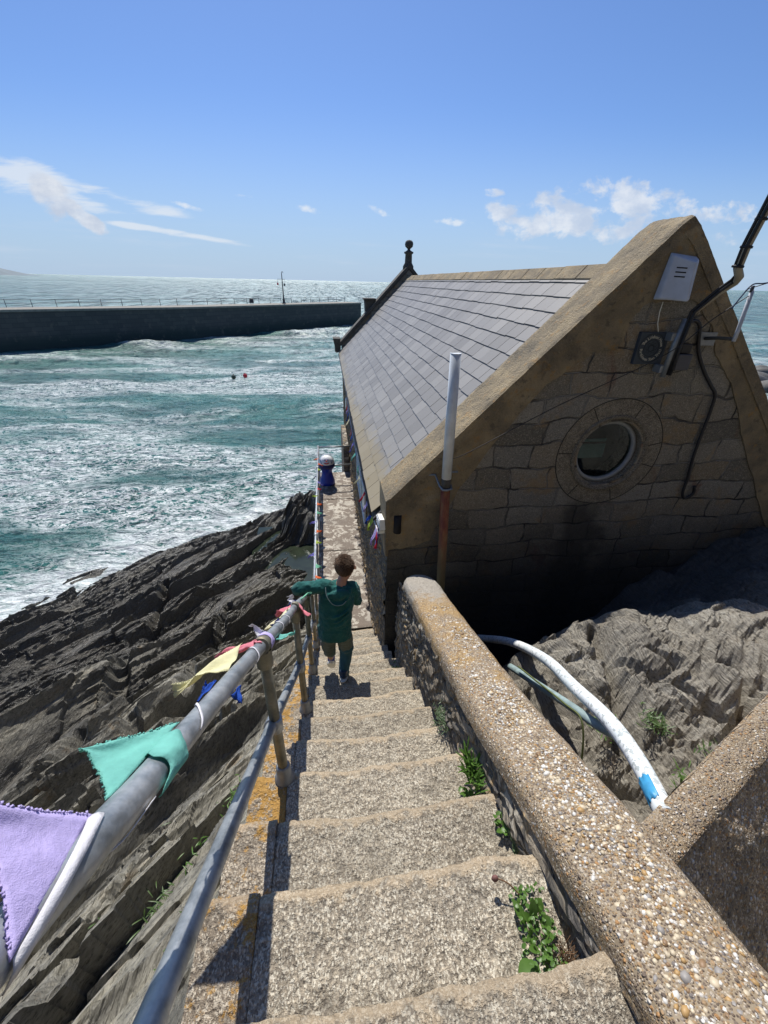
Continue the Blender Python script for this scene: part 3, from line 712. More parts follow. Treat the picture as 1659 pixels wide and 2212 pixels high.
Z = np.where(inside, np.minimum(Z, -3.2), Z)
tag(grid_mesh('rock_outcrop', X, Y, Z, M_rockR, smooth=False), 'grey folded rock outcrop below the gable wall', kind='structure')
# seaward rocks seen past the right verge
mb = MB()
for i in range(26):
    c_ = (random.uniform(47, 62), random.uniform(38, 50), SEA + random.uniform(-.3, .5)); rr = random.uniform(.8, 2.2)
    n0 = len(mb.v); mb.ball(c_, (rr, rr * .8, rr * .5), 14, 9)
    vv = np.array(mb.v[n0:]); d = 1 + .28 * fbm(vv[:, 0] * .7, vv[:, 1] * .7, vv[:, 2] * .7, 4, 5)
    vv = np.array(c_) + (vv - np.array(c_)) * d[:, None]; mb.v[n0:] = [tuple(q) for q in vv]
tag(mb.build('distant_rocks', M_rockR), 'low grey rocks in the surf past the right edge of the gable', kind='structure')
# headland
xs = np.linspace(-2600, -1400, 60); ys = np.linspace(2300, 2900, 24); X, Y = np.meshgrid(xs, ys)
Z = SEA - 4 + (66 * sm01(-X, 1430, 1720) * (.8 + .2 * fbm(X * .004, Y * .004, 0, 3, 8))) * np.exp(-((Y - 2600) / 190) ** 2)
M_hill = simple('haze_tinted_hill', (.16, .20, .22), .9, 0, .15, .02)  # haze of distance is put into this blue-grey colour
tag(grid_mesh('headland', X, Y, Z, M_hill), 'low hazy headland on the horizon at far left', kind='structure')

# unseen rock screen added behind the viewer to shade the gable
Xc, Zc = np.meshgrid(np.linspace(-16, 26, 160), np.linspace(-9, 9, 90))
Yc = -2.6 - .10 * (Zc + 3) - 1.6 * sm01(-Xc, 3, 12) * 3 + .8 * fbm(Xc * .4, Zc * .4, 0, 4, 70)
M_shade_screen = simple('dark_shade_screen', (.06, .056, .048), .9, 0, .3, 2, .05)
tag(grid_mesh('shade_screen', Xc, Yc, Zc, M_shade_screen, smooth=False), 'dark rock face added out of view to shade the gable', kind='structure')

# ------------------------------------------------------------------ breakwater
front = [(-110, 14), (-75, 42), (-44.7, 66.5), (-24, 82), (-8, 98.5), (9.0, 116)]
nrm = Vector((-.68, .73))
mb = MB(); mt = MB(); TH = 5.5
for (xa, ya), (xb, yb) in zip(front[:-1], front[1:]):
    za = -4.62 - .0 * xa; zb = -4.62
    za = np.interp(xa, [-60, 9], [-4.5, -4.98]); zb = np.interp(xb, [-60, 9], [-4.5, -4.98])
    A = [(xa, ya), (xb, yb), (xb + nrm.x * TH, yb + nrm.y * TH), (xa + nrm.x * TH, ya + nrm.y * TH)]
    vs = [(p_[0], p_[1], -13) for p_ in A] + [(A[0][0], A[0][1], za), (A[1][0], A[1][1], zb), (A[2][0], A[2][1], zb), (A[3][0], A[3][1], za)]
    mb.add(vs, [(0, 1, 5, 4), (3, 7, 6, 2), (1, 2, 6, 5), (4, 5, 6, 7)])
    q = [(p_[0], p_[1]) for p_ in A]
    o_ = Vector((.73, .68)) * 0
    mt.add([(q[0][0] + .1, q[0][1] - .1, za + .005), (q[1][0] + .1, q[1][1] - .1, zb + .005), (q[2][0], q[2][1], zb + .005), (q[3][0], q[3][1], za + .005)] +
           [(q[0][0] + .1, q[0][1] - .1, za + .30), (q[1][0] + .1, q[1][1] - .1, zb + .30), (q[2][0], q[2][1], zb + .30), (q[3][0], q[3][1], za + .30)],
           [(0, 1, 5, 4), (3, 7, 6, 2), (1, 2, 6, 5), (4, 5, 6, 7)])
pier = thing('breakwater', 'long dark stone breakwater wall across the harbour', 'breakwater', (-24, 82, SEA))
mb.build('wall', M_pier, pier); mt.build('capping', M_piertop, pier)
M_dark = simple('dark_painted_iron', (.025, .028, .035), .6)
rail = thing('pier_railing', 'thin grey metal railing along the far side of the breakwater top', 'railing', (-24, 86, -4.4))
def pier_pt(s, off):
    L = 0
    for (xa, ya), (xb, yb) in zip(front[1:-1], front[2:]):
        d = hypot(xb - xa, yb - ya)
        if s <= L + d or (xb, yb) == front[-1]:
            k = (s - L) / d; x = xa + (xb - xa) * k; y = ya + (yb - ya) * k
            z = np.interp(x, [-60, 9], [-4.5, -4.98]) + .30
            return Vector((x + nrm.x * off, y + nrm.y * off, z))
        L += d
tot = sum(hypot(b[0] - a[0], b[1] - a[1]) for a, b in zip(front[1:-1], front[2:]))
for hh in (1.0, .55):
    mb = MB(); mb.tube([pier_pt(s, 5.2) + Vector((0, 0, hh)) for s in np.linspace(0, tot - .4, 30)], .028, 6)
    mb.build('rail', M_dark, rail)
for i in range(38):
    s = .4 + i * (tot - 1) / 37; q = pier_pt(s, 5.2)
    MB().tube([q, q + Vector((0, 0, 1.08))], .04, 6).build('post', M_dark, rail)
lp = thing('harbour_light', 'tall dark lamp post with signal lanterns on the breakwater', 'lamp post', (-8.7, 101.0, -4.45))
b0 = Vector((-8.7, 101.0, -4.5))
MB().lathe([(.0, 0), (.42, 0), (.42, .12), (.26, .2), (.24, .7), (.30, .75), (.17, .85), (.13, 1.6)], b0, 14).build('base', M_dark, lp)
MB().tube([b0 + Vector((0, 0, 1.5)), b0 + Vector((0, 0, 5.3)), b0 + Vector((.0, 0, 5.75)), b0 + Vector((.12, 0, 5.95)), b0 + Vector((.28, 0, 5.85)), b0 + Vector((.3, 0, 5.65))], [.11, .08, .06, .05, .05, .05], 8).build('pole', M_dark, lp)
MB().tube([b0 + Vector((-.95, 0, 4.55)), b0 + Vector((.6, 0, 4.55))], .035, 6).build('crossbar', M_dark, lp)
MB().lathe([(.0, 0), (.16, .04), (.2, .25), (.12, .42), (.0, .5)], b0 + Vector((-.95, 0, 3.45)), 10).build('lantern', simple('red_lantern', (.55, .04, .04), .4), lp)['label'] = 'red lantern hanging on a line'
MB().tube([b0 + Vector((-.95, 0, 3.9)), b0 + Vector((-.95, 0, 4.55))], .02, 5).build('hanger', M_dark, lp)
MB().lathe([(.0, 0), (.17, .04), (.2, .3), (.14, .45), (.0, .5)], b0 + Vector((.42, 0, 3.3)), 10).build('lantern', M_dark, lp)['label'] = 'dark lantern hanging on a line'
MB().tube([b0 + Vector((.42, 0, 3.75)), b0 + Vector((.42, 0, 4.55))], .02, 5).build('hanger', M_dark, lp)
MB().box((-15.3, 97.0, -4.35), (-14.5, 97.8, -3.55), inset=.05).build('pier_bollard', M_dark, None, .05)
tag(bpy.data.objects['pier_bollard'], 'squat dark box on the breakwater left of the lamp post', 'bollard')
def buoy(x, y, m_, lab):
    b = thing('mooring_buoy', lab, 'buoy', (x, y, SEA + .1), 'buoys floating in the harbour')
    MB().lathe([(0, -.2), (.15, -.18), (.24, 0), (.22, .15), (.1, .24), (0, .27)], (x, y, SEA + .15), 16).build('float', m_, b)
    MB().tube([(x, y, SEA + .38), (x, y, SEA + .5)], .04, 8).build('eye', M_dark, b)
buoy(-9.05, 48.4, simple('red_plastic', (.55, .02, .03), .4), 'small red buoy floating in the harbour water')
buoy(-10.15, 47.7, simple('dark_green_plastic', (.03, .05, .03), .5), 'small dark buoy floating just left of the red one')

# ------------------------------------------------------------------ stairs
RUN, RISE = .271, .203
st = thing('granite_staircase', 'flight of worn granite steps going down to the walkway', 'staircase', (.1, .25, -1.5))
rs = np.random.RandomState(4)
def slab(name, xa, xb, ya, yn, zt, thick, m, seed, parent, nx_=120, ny_=46, amp=1., lip=.013):
    """worn stone slab: top grid with wavy, rounded nose at +Y; sides and front closed"""
    us = np.linspace(0, 1, nx_); vs = np.linspace(0, 1, ny_)
    Ug, Vg = np.meshgrid(us, vs)
    X = xa + (xb - xa) * Ug
    wob = .017 * fbm(X * 5, seed * 1.7, 0, 4, seed) * amp + .006 * fbm(X * 24, seed, 0, 3, seed + 3) * amp
    dip = -.010 * amp * np.exp(-((X - .1) / .26) ** 2)
    Y = ya + (yn - ya) * Vg + wob * sm01(Vg, .4, 1) + dip * sm01(Vg, .5, 1) * 1.2
    Z = zt + .0065 * fbm(X * 9, Y * 9, 0, 5, seed + 5) * amp + .0042 * np.abs(fbm(X * 42, Y * 34, 0, 3, seed + 6)) * amp + .0022 * fbm(X * 90, Y * 80, 0, 2, seed + 7) * amp - .012 * amp * np.exp(-((X - .1) / .24) ** 2) * Vg - lip * sm01(Vg, .90, 1) ** 2
    me = MB(); n0 = ny_ * nx_
    P_ = np.stack([X, Y, Z], -1).reshape(-1, 3)
    idx = lambda j, i: j * nx_ + i
    fs = [(idx(j, i), idx(j, i + 1), idx(j + 1, i + 1), idx(j + 1, i)) for j in range(ny_ - 1) for i in range(nx_ - 1)]
    me.add(P_, fs, True)
    # skirt
    ring = [idx(0, i) for i in range(nx_)] + [idx(j, nx_ - 1) for j in range(1, ny_)] + [idx(ny_ - 1, i) for i in range(nx_ - 2, -1, -1)] + [idx(j, 0) for j in range(ny_ - 2, 0, -1)]
    low = [(P_[i][0], P_[i][1] - (.006 if P_[i][1] > yn - .03 else 0), zt - thick) for i in ring]
    b = len(me.v); me.v += low
    for k in range(len(ring)):
        k2 = (k + 1) % len(ring)
        me.f.append((ring[k], b + k, b + k2, ring[k2])); me.sm.append(False); me.mi.append(0)
    o = me.build(name, m, parent)
    at = o.data.attributes.new('edge', 'FLOAT', 'POINT'); at.data.foreach_set('value', np.r_[Vg.ravel(), np.full(len(ring), .4)].astype(np.float32))
    return o
for n in range(-3, 17):
    yn = .25 + n * RUN + rs.uniform(-.008, .008); zt = -1.276 - n * RISE + rs.uniform(-.004, .004)
    if n == 16: break
    xr = .575 if n < 10 else (.52 if n < 12 else .487)
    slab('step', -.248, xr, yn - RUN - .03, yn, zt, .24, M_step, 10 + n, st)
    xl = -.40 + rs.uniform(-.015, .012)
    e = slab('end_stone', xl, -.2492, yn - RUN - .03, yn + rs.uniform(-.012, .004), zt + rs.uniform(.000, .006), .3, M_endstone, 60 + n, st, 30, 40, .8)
bpy.data.objects['end_stone']['label'] = 'end stones spotted with orange lichen'
# solid base of the staircase
mb = MB(); pr = [(-.9, -.8), (4.55, -4.75), (4.55, -9.5), (-.9, -6)]
mb.add([(-.385, y, z) for y, z in pr] + [(.5, y, z) for y, z in pr], [(0, 1, 2, 3), (7, 6, 5, 4), (0, 4, 5, 1)])
mb.build('base', M_rubble, st)

# ------------------------------------------------------------------ walkway
wk = thing('walkway', None, None, (.05, 7, -4.53)); wk['kind'] = 'structure'
for i, (ya, yb) in enumerate([(4.55, 6.62), (6.63, 8.78), (8.79, 9.72), (9.73, 10.5)]):
    nx_, ny_ = 40, 70
    Ug, Vg = np.meshgrid(np.linspace(0, 1, nx_), np.linspace(0, 1, ny_))
    X = -.42 + .915 * Ug; Y = ya + (yb - ya) * Vg; X[:, 0] += .02 * fbm(Y[:, 0] * 3, 0, 0, 3, i)
    Z = -4.53 - (.06 if i == 3 else 0) + .010 * fbm(X * 4, Y * 4, 0, 5, i + 5)
    Z[:, 0] -= .02; Z[0] -= .01; Z[-1] -= .02
    o = grid_mesh('slab', X, Y, Z, M_conc, wk)
mb = MB(); mb.box((-.425, 4.56, -9.6), (.49, 10.48, -4.60)); mb.build('base', M_rubble, wk)
# stone lumps against the wall foot
mb = MB()
for i in range(60):
    y = random.uniform(4.9, 9.6); 
    if i < 8: y = 6.9 + random.uniform(-.25, .25)
    rr = random.uniform(.015, .05) * (1.7 if i < 8 else 1)
    c_ = (.50 - rr * .3, y, -4.53); n0 = len(mb.v); mb.ball(c_, (rr, rr * 1.5, rr * .9), 10, 7)
    vv = np.array(mb.v[n0:]); d = 1 + .4 * fbm(vv[:, 0] * 25, vv[:, 1] * 25, vv[:, 2] * 25, 3, i); vv = np.array(c_) + (vv - np.array(c_)) * d[:, None]; mb.v[n0:] = [tuple(q) for q in vv]
mb.build('mortar_fillet', M_conc, wk)

# ------------------------------------------------------------------ parapet wall on the right of the stairs
pw = thing('parapet_wall', 'stone parapet right of the steps with a pebbly lichen-stained coping', 'wall', (.7, 1.5, -2.2))
yy_ = np.array([-1.2, -.6, 0, .26, .53, 1.06, 1.6, 2.2, 2.7, 2.86, 2.95]); zz_ = np.array([-.62, -.86, -1.12, -1.235, -1.335, -1.60, -1.80, -2.03, -2.20, -2.26, -2.36])
ys = np.concatenate([np.linspace(-1.2, 2.8, 240), np.linspace(2.81, 2.95, 14)])
prof = [(0, -.085), (.004, -.03), (.022, -.004), (.06, .006), (.12, .014), (.17, .016), (.22, .010), (.265, -.002), (.292, -.03), (.305, -.07), (.305, -.10)]
prof = [(np.interp(k, np.arange(len(prof)), [p_[0] for p_ in prof]), np.interp(k, np.arange(len(prof)), [p_[1] for p_ in prof])) for k in np.linspace(0, len(prof) - 1, 44)]
PX = np.array([p_[0] for p_ in prof]); PZ = np.array([p_[1] for p_ in prof])
zt = np.interp(ys, yy_, zz_); zt = np.convolve(np.pad(zt, 12, 'edge'), np.ones(25) / 25, 'valid')
taper = 1 - .75 * sm01(ys, 2.60, 2.96) ** 2
X = .552 + PX[None] * np.ones_like(ys)[:, None]; X = .70 + (X - .70) * taper[:, None]
Y = ys[:, None] * np.ones_like(PX)[None]
Z = zt[:, None] + PZ[None] - (.05 * sm01(ys, 2.84, 2.95))[:, None]
rough = .5 + .5 * sm01(Y, -.5, 1)
X = X + .006 * fbm(Y * 7, Z * 7, X * 7, 4, 3); Z = Z + .007 * fbm(X * 7, Y * 7, 0, 4, 9) + .003 * fbm(X * 40, Y * 40, 0, 2, 12)
cop = grid_mesh('coping', X, Y, Z, M_coping, pw)
# pebbles bedded in the coping
mb = MB(); ico = bmesh.new(); bmesh.ops.create_icosphere(ico, subdivisions=1, radius=1); iv = [v.co.copy() for v in ico.verts]; ifc = [tuple(v.index for v in q.verts) for q in ico.faces]; ico.free()
M_peb = []
for nm, c_ in (('cream', (.56, .47, .33)), ('white', (.62, .60, .55)), ('ochre', (.40, .25, .10)), ('grey', (.27, .25, .23)), ('brown', (.24, .15, .08))): M_peb.append(simple('pebble_' + nm, c_, .55, 0, .15, 60))
rg = random.Random(3)
for i in range(5200):
    y = -.25 + 2.4 * rg.random(); uu = rg.gauss(.5, .26)
    if not (.10 < uu < .84): continue
    if rg.random() < .5 * sm01(y, .8, 2.2): continue
    x = .552 + .305 * uu; z = np.interp(y, ys, zt) + np.interp(x - .552, PX, PZ) - .0005
    r_ = rg.choice([.0028, .0033, .004, .0045, .0055]) * rg.uniform(.8, 1.25)
    if rg.random() < .02: r_ = rg.uniform(.008, .011)
    el = (rg.uniform(.8, 1.4), rg.uniform(.8, 1.4), .55); a = rg.uniform(0, pi)
    mb.add([(x + r_ * (v.x * el[0] * cos(a) - v.y * el[1] * sin(a)), y + r_ * (v.x * el[0] * sin(a) + v.y * el[1] * cos(a)), z - r_ * .10 + r_ * v.z * el[2]) for v in iv], ifc, True, rg.choice([0, 0, 1, 1, 2, 3, 4, 0]))
peb = mb.build('pebbles', M_peb, pw, fix=False); peb['kind'] = 'stuff'
# rubble face toward the steps
ys2 = np.linspace(-1.2, 2.93, 560); tt_ = np.linspace(0, 1, 110)
Yg, Tg = np.meshgrid(ys2, tt_, indexing='ij')
ztop = np.interp(Yg, ys, zt) - .06; zb = np.interp(Yg, [-1.2, 2.95], [-1.0, -4.3]) - .0
zb = np.minimum(zb, ztop - .1)
Zg = ztop + (zb - ztop) * Tg
sl = Zg + .55 * Yg      # slates laid with the slope
dsp = .016 * (saw(sl * 13 + 1.2 * vn(Yg * 2.5, sl * 3, 0, 5) + np.floor(3 * vn(Yg * 3.5, sl * 4, 0, 8)) * .4, .2) - .5) + .02 * fbm(Yg * 5, sl * 9, 0, 5, 15) + .005 * fbm(Yg * 24, sl * 60, 0, 3, 19)
Xg = .560 + dsp - .012 * sm01(Tg, .0, .25)
# turn the end round
o = grid_mesh('wall_face', Xg, Yg, Zg, M_rubble, pw, smooth=False)
xs3 = np.linspace(.552, .86, 50); Xe, Te = np.meshgrid(xs3, tt_, indexing='ij')
Ze = (-2.36) + (-5.2 + 2.36) * Te; Ye = 2.935 - .09 * ((Xe - .70) / .16) ** 2 + .02 * fbm(Xe * 6, Ze * 10, 0, 4, 8)
grid_mesh('wall_end', Xe, Ye, Ze, M_rubble, pw, smooth=False)
Yb, Tb = np.meshgrid(np.linspace(-1.2, 2.9, 200), np.linspace(0, 1, 60), indexing='ij')
zt2 = np.interp(Yb, ys, zt) - .09; Zb = zt2 - 3.2 * Tb; Xb = .852 + .02 * fbm(Yb * 5, Zb * 8, 0, 4, 25) - .03 * sm01(Yb, 2.5, 2.9)
grid_mesh('wall_back', Xb, Yb, Zb, M_rubble, pw, smooth=False)

# cross wall at right
cw = thing('pebbled_side_wall', 'low dark pebbledash wall leaving the parapet at the right edge', 'wall', (1.3, .6, -1.8))
d = Vector((.915, .40)).normalized(); nn = Vector((-d.y, d.x)); p0 = Vector((.875, .455))
def wallgrid(name, off, zfun, L, n1, n2, m, seed, top=False):
    A, T = np.meshgrid(np.linspace(0, L, n1), np.linspace(0, 1, n2), indexing='ij')
    ztop = -1.41 + .03 * A + .006 * fbm(A * 8, 0, 0, 3, 2)
    if top:
        o_ = off[0] + (off[1] - off[0]) * T; dp = 0; Z = ztop + .012 * (1 - (2 * T - 1) ** 4) - .012 + .004 * fbm(A * 14, T * 3, 0, 3, 7)
    else:
        if off < 0:          # battered face toward the steps
            Z = ztop - .006 - 1.15 * T; o_ = off - .96 * T * .84 + .014 * fbm(A * 9, T * 9, 0, 5, seed) + .005 * fbm(A * 50, T * 50, 0, 3, 3)
        else: Z = ztop - .006 - 1.3 * T; o_ = off + .012 * fbm(A * 9, Z * 9, 0, 5, seed)
    X = p0.x + d.x * A + nn.x * o_; Y = p0.y + d.y * A + nn.y * o_
    return grid_mesh(name, X, Y, Z, m, cw)
wallgrid('wall_face', -.045, None, 2.6, 420, 260, M_cross, 4); wallgrid('wall_back', .055, None, 2.6, 120, 60, M_cross, 6)
wallgrid('wall_top', (-.05, .06), None, 2.6, 260, 20, M_crosstop, 4, True)
# rock bank between coping and side wall
A, T = np.meshgrid(np.linspace(0, 1, 120), np.linspace(0, 1, 90), indexing='ij')
X = .85 + 1.6 * T ** 1.5; Y = -.7 + 1.2 * A + .55 * T * A; Z = -1.28 - .12 * A - 1.0 * sm01(T, .03, .14) - .5 * T + .05 * fbm(X * 6, Y * 6, 0, 5, 9) - .3 * A * sm01(T, 0, .2)
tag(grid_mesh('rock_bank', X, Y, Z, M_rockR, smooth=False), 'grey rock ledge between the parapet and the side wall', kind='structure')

# ------------------------------------------------------------------ lifeboat house
XL, XR, XC = .49, 4.71, 2.60; YG, YF = 3.25, 14.4
SL = 1.03
bh = thing('lifeboat_house', 'granite building with slate roof and round window in its gable', 'building', (XC, 8, -4.5))
def top(x): return .48 - SL * abs(x - XC)
WC = (2.51, -1.33); WR = .305
# front gable wall with the round opening
bm = bmesh.new()
outer = [(XL, -9.6), (XR, -9.6), (XR, top(XR) - .12), (XC, .36), (XL, top(XL) - .12)]
ov = [bm.verts.new((x, YG, z)) for x, z in outer]
iv_ = [bm.verts.new((WC[0] + WR * cos(2 * pi * k / 48), YG, WC[1] + WR * sin(2 * pi * k / 48))) for k in range(48)]
es = [bm.edges.new((ov[i], ov[(i + 1) % 5])) for i in range(5)] + [bm.edges.new((iv_[i], iv_[(i + 1) % 48])) for i in range(48)]
bmesh.ops.triangle_fill(bm, use_beauty=True, use_dissolve=False, edges=es)
ext = bmesh.ops.extrude_face_region(bm, geom=bm.faces[:])
bmesh.ops.translate(bm, verts=[v for v in ext['geom'] if isinstance(v, bmesh.types.BMVert)], vec=(0, .42, 0))
bmesh.ops.recalc_face_normals(bm, faces=bm.faces)
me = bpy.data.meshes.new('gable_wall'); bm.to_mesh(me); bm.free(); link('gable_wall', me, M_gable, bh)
# smooth rendered band under the coping
inner = [(XL + .004, -2.25), (.64, -2.24), (.90, -2.16), (1.02, -1.83), (1.32, -1.31), (1.76, -.70), (2.11, -.45), (2.29, -.44), (2.36, -.19), (2.45, -.10), (2.61, -.09), (2.84, -.08), (3.05, -.24), (3.20, -.48), (3.45, -.70), (3.86, -1.27), (4.30, -1.85), (XR, -2.35)]
mb = MB(); n = 40
outer_top = [(XL, top(XL) - .10), (XC, .38), (XR, top(XR) - .10)]
poly = inner + outer_top[::-1]
bm = bmesh.new()
pv = []
rj = random.Random(5)
for i, (x, z) in enumerate(inner):
    pv.append(bm.verts.new((x, YG - .012, z)))
    if i < len(inner) - 1:
        x2, z2 = inner[i + 1]
        for k in range(1, 5): pv.append(bm.verts.new((x + (x2 - x) * k / 5 + rj.uniform(-.010, .010), YG - .012, z + (z2 - z) * k / 5 + rj.uniform(-.012, .012))))
for x, z in outer_top[::-1]: pv.append(bm.verts.new((x, YG - .012, z)))
fc = bm.faces.new(pv); ext = bmesh.ops.extrude_face_region(bm, geom=[fc])
bmesh.ops.translate(bm, verts=[v for v in ext['geom'] if isinstance(v, bmesh.types.BMVert)], vec=(0, .0125 + .02, 0))
bmesh.ops.triangulate(bm, faces=bm.faces); bmesh.ops.recalc_face_normals(bm, faces=bm.faces)
me = bpy.data.meshes.new('render_band'); bm.to_mesh(me); bm.free(); link('render_band', me, M_render, bh)
# coping of the near gable : grid with slight wobble
def coping_piece(name, xa, xb, ya, yb, th, m, zoff=0):
    n1, n2 = 120, 22
    A, B_ = np.meshgrid(np.linspace(xa, xb, n1), np.linspace(0, 1, n2), indexing='ij')
    prof_y = ya + (yb - ya) * np.clip((B_ - .08) / .84, 0, 1)
    base = .48 - SL * np.abs(A - XC) + zoff
    rnd_ = np.clip(.02 - np.hypot(A - XC, 0) * .3, 0, .02)
    Z = base - rnd_ - th * (B_ < .04) - th * (B_ > .96) - .010 * ((B_ < .12) & (B_ >= .04)) - .010 * ((B_ > .88) & (B_ <= .96)) + .006 * fbm(A * 6, prof_y * 6, 0, 4, 3) + .003 * fbm(A * 45, prof_y * 45, 0, 2, 6)
    Yy = prof_y + .004 * fbm(A * 9, B_ * 4, 0, 3, 8)
    return grid_mesh(name, A, Yy, Z, m, bh, smooth=False)
coping_piece('coping', .47, XC, YG - .02, YG + .44, .14, M_render)
coping_piece('coping', XC, 4.75, YG - .02, YG + .44, .14, M_render)
mb = MB(); mb.prism([(.462, -1.72), (.50, -1.69), (.50, -2.32), (.468, -2.32)], YG - .016, YG + .44); mb.build('kneeler', M_render, bh, .008)
# side walls, back gable
Yg_, Tg_ = np.meshgrid(np.linspace(YG + .02, YF, 760), np.linspace(0, 1, 150), indexing='ij')
Zg_ = -2.02 - 3.6 * Tg_
dsp = .022 * fbm(Yg_ * 4, Zg_ * 7, 0, 5, 33) + .012 * fbm(Yg_ * 14, Zg_ * 22, 0, 3, 34)
grid_mesh('side_wall', XL + .012 - np.abs(dsp) * 2.2, Yg_, Zg_, M_rubble_gold, bh, smooth=False)
MB().box((XL + .03, YG + .4, -11), (XL + .33, YF, -2.06)).build('side_wall', M_rubble, bh)
MB().box((XR - .33, YG + .4, -11), (XR - .005, YF, -2.0)).build('side_wall', M_rubble, bh)
mb = MB(); mb.prism([(XL + .002, -11), (XR, -11), (XR, top(XR) - .12), (XC, .34), (XL + .002, top(XL) - .12)], YF, YF + .4); mb.build('far_gable_wall', M_gable, bh)
# plinth pier at the far end of the walkway
MB().box((.30, 10.55, -9.8), (.49, 12.6, -3.9), inset=.02).build('buttress', M_rubble, bh, .02)
# far coping
mb = MB(); zt_ = lambda x: .50 - SL * abs(x - XC)
mb.prism([(.26, zt_(.26)), (XC, .50), (XC, .36), (.26, zt_(.26) - .14)], YF - .03, YF + .44)
mb.prism([(XC, .50), (4.9, zt_(4.9)), (4.9, zt_(4.9) - .14), (XC, .36)], YF - .03, YF + .44)
mb.build('far_coping', M_stone, bh, .012)
mb = MB(); mb.prism([(.20, -1.62), (.44, -1.62), (.44, -2.0), (.30, -2.06)], YF - .05, YF + .5); mb.build('kneeler', M_stone, bh, .01); mb = MB(); mb.prism([(1.25, -.52), (1.60, -.52), (1.60, -.80), (1.28, -.95)], YF + .10, YF + .55); mb.build('stepped_block', M_stone, bh, .01); MB().prism([(1.21, -.46), (1.60, -.46), (1.60, -.517), (1.21, -.517)], YF + .06, YF + .58).build('block_cap', M_stone, bh, .01)
fn = Vector((XC, YF + .2, .36))
MB().lathe([(q_[0] * .82, q_[1] * .75) for q_ in [(.0, .0), (.20, .0), (.20, .10), (.135, .22), (.125, .52), (.17, .55), (.175, .60), (.12, .62), (.06, .66), (.05, .70), (.085, .73), (.14, .78), (.155, .86), (.14, .94), (.09, .99), (.0, 1.015)]], fn, 22).build('finial', M_stone, bh)
# gutter (dark) and fascia
MB().tube([(.395, YG + .46, -2.10), (.395, YF - .05, -2.10)], .035, 10).build('gutter', M_dark, bh)
# roof deck and slates
EX, EZ, RX, RZ = .385, -2.045, XC, .155
def roof_side(sgn):
    mb = MB()
    ex = EX if sgn < 0 else 2 * XC - EX
    dX, dZ = (RX - ex), (RZ - EZ); L = hypot(dX, dZ); ux, uz = dX / L, dZ / L
    nx_, nz_ = -uz * (1 if sgn < 0 else -1), abs(ux)
    mb.add([(ex, YG + .30, EZ - .03), (ex, YF + .1, EZ - .03), (RX, YF + .1, RZ - .03), (RX, YG + .30, RZ - .03),
            (ex, YG + .30, EZ - .06), (ex, YF + .1, EZ - .06), (RX, YF + .1, RZ - .06), (RX, YG + .30, RZ - .06)], [(0, 1, 2, 3), (7, 6, 5, 4), (0, 4, 5, 1)])
    mb.build('roof_deck', M_stone, bh)
    rows = 17; ex_ = L / rows; W = .262; rr = random.Random(11)
    vs, fs, at = [], [], []
    for i in range(rows):
        s0 = i * ex_; s1 = min((i + 1) * ex_ + .05, L)
        y = YG + .36 - (W / 2 if i % 2 else 0)
        while y < YF:
            ya, yb = max(y + .0035, YG + .36), min(y + W - .0035, YF - .02); y += W
            if yb - ya < .02: continue
            val = rr.random(); j = rr.uniform(-.006, .006); tl = rr.uniform(0, .003)
            b = len(vs)
            for (s, h_) in ((s0 + j, .016 + tl), (s1, .001 + tl)):
                for y_ in (ya, yb):
                    for dh in (0, -.008): vs.append((ex + ux * s + nx_ * (h_ + dh), y_, EZ + uz * s + nz_ * (h_ + dh)))
            # order: a0 top, a0 bot, b0 top, b0 bot, a1..
            for q in ((0, 2, 6, 4), (1, 5, 7, 3), (0, 1, 3, 2), (4, 6, 7, 5), (0, 4, 5, 1), (2, 3, 7, 6)): fs.append(tuple(b + k for k in q))
            at += [val] * 8
    me = bpy.data.meshes.new('slates'); me.from_pydata(vs, [], fs); me.update()
    a_ = me.attributes.new('rnd', 'FLOAT', 'POINT'); a_.data.foreach_set('value', at)
    bm = bmesh.new(); bm.from_mesh(me); bmesh.ops.recalc_face_normals(bm, faces=bm.faces); bm.to_mesh(me); bm.free()
    link('slates', me, M_slate, bh)
roof_side(-1); roof_side(1)
y = YG + .30
while y < YF - .1:
    y2 = min(y + .44, YF); j = random.uniform(-.004, .004)
    mb = MB(); mb.prism([(XC - .125, RZ - .088 + j), (XC - .02, RZ + .03 + j), (XC + .02, RZ + .03 + j), (XC + .125, RZ - .088 + j), (XC + .115, RZ - .108 + j), (XC, RZ + .0 + j), (XC - .115, RZ - .108 + j)], y + .006, y2 - .006)
    mb.build('ridge_tile', M_ridge, bh, .006); y = y2
# round window
M_ring = granite('ring_granite', (.72, .72, .68)); M_joint = simple('dark_joint', (.05, .048, .04), .9)
wn = MB()
wn.lathe([(WR - .002, .40), (WR - .002, .02), (WR + .035, -.016), (WR + .055, -.018), (WR + .06, 0.0)], (WC[0], YG, WC[1]), 56, (0, 1, 0))
win = wn.build('round_window', M_ring, bh)
win['label'] = 'round window in a stone ring'
wf = MB(); wf.lathe([(.300, .10), (.300, .065), (.292, .055), (.268, .055), (.262, .065), (.262, .11)], (WC[0], YG, WC[1]), 56, (0, 1, 0)); wf.build('frame', M_greyframe, win)
m, t, p = mat('window_pane_glass'); out = m.node_tree.nodes['Material Output']
tr_ = t.node('ShaderNodeBsdfTransparent', {'Color': (.55, .66, .68)}); gl = t.node('ShaderNodeBsdfGlossy', {'Color': (.8, .9, 1), 'Roughness': .02})
t.l.new(t.node('ShaderNodeMixShader', {0: t.node('ShaderNodeFresnel', {'IOR': 1.5}), 1: tr_.outputs[0], 2: gl.outputs[0]}).outputs[0], out.inputs[0])
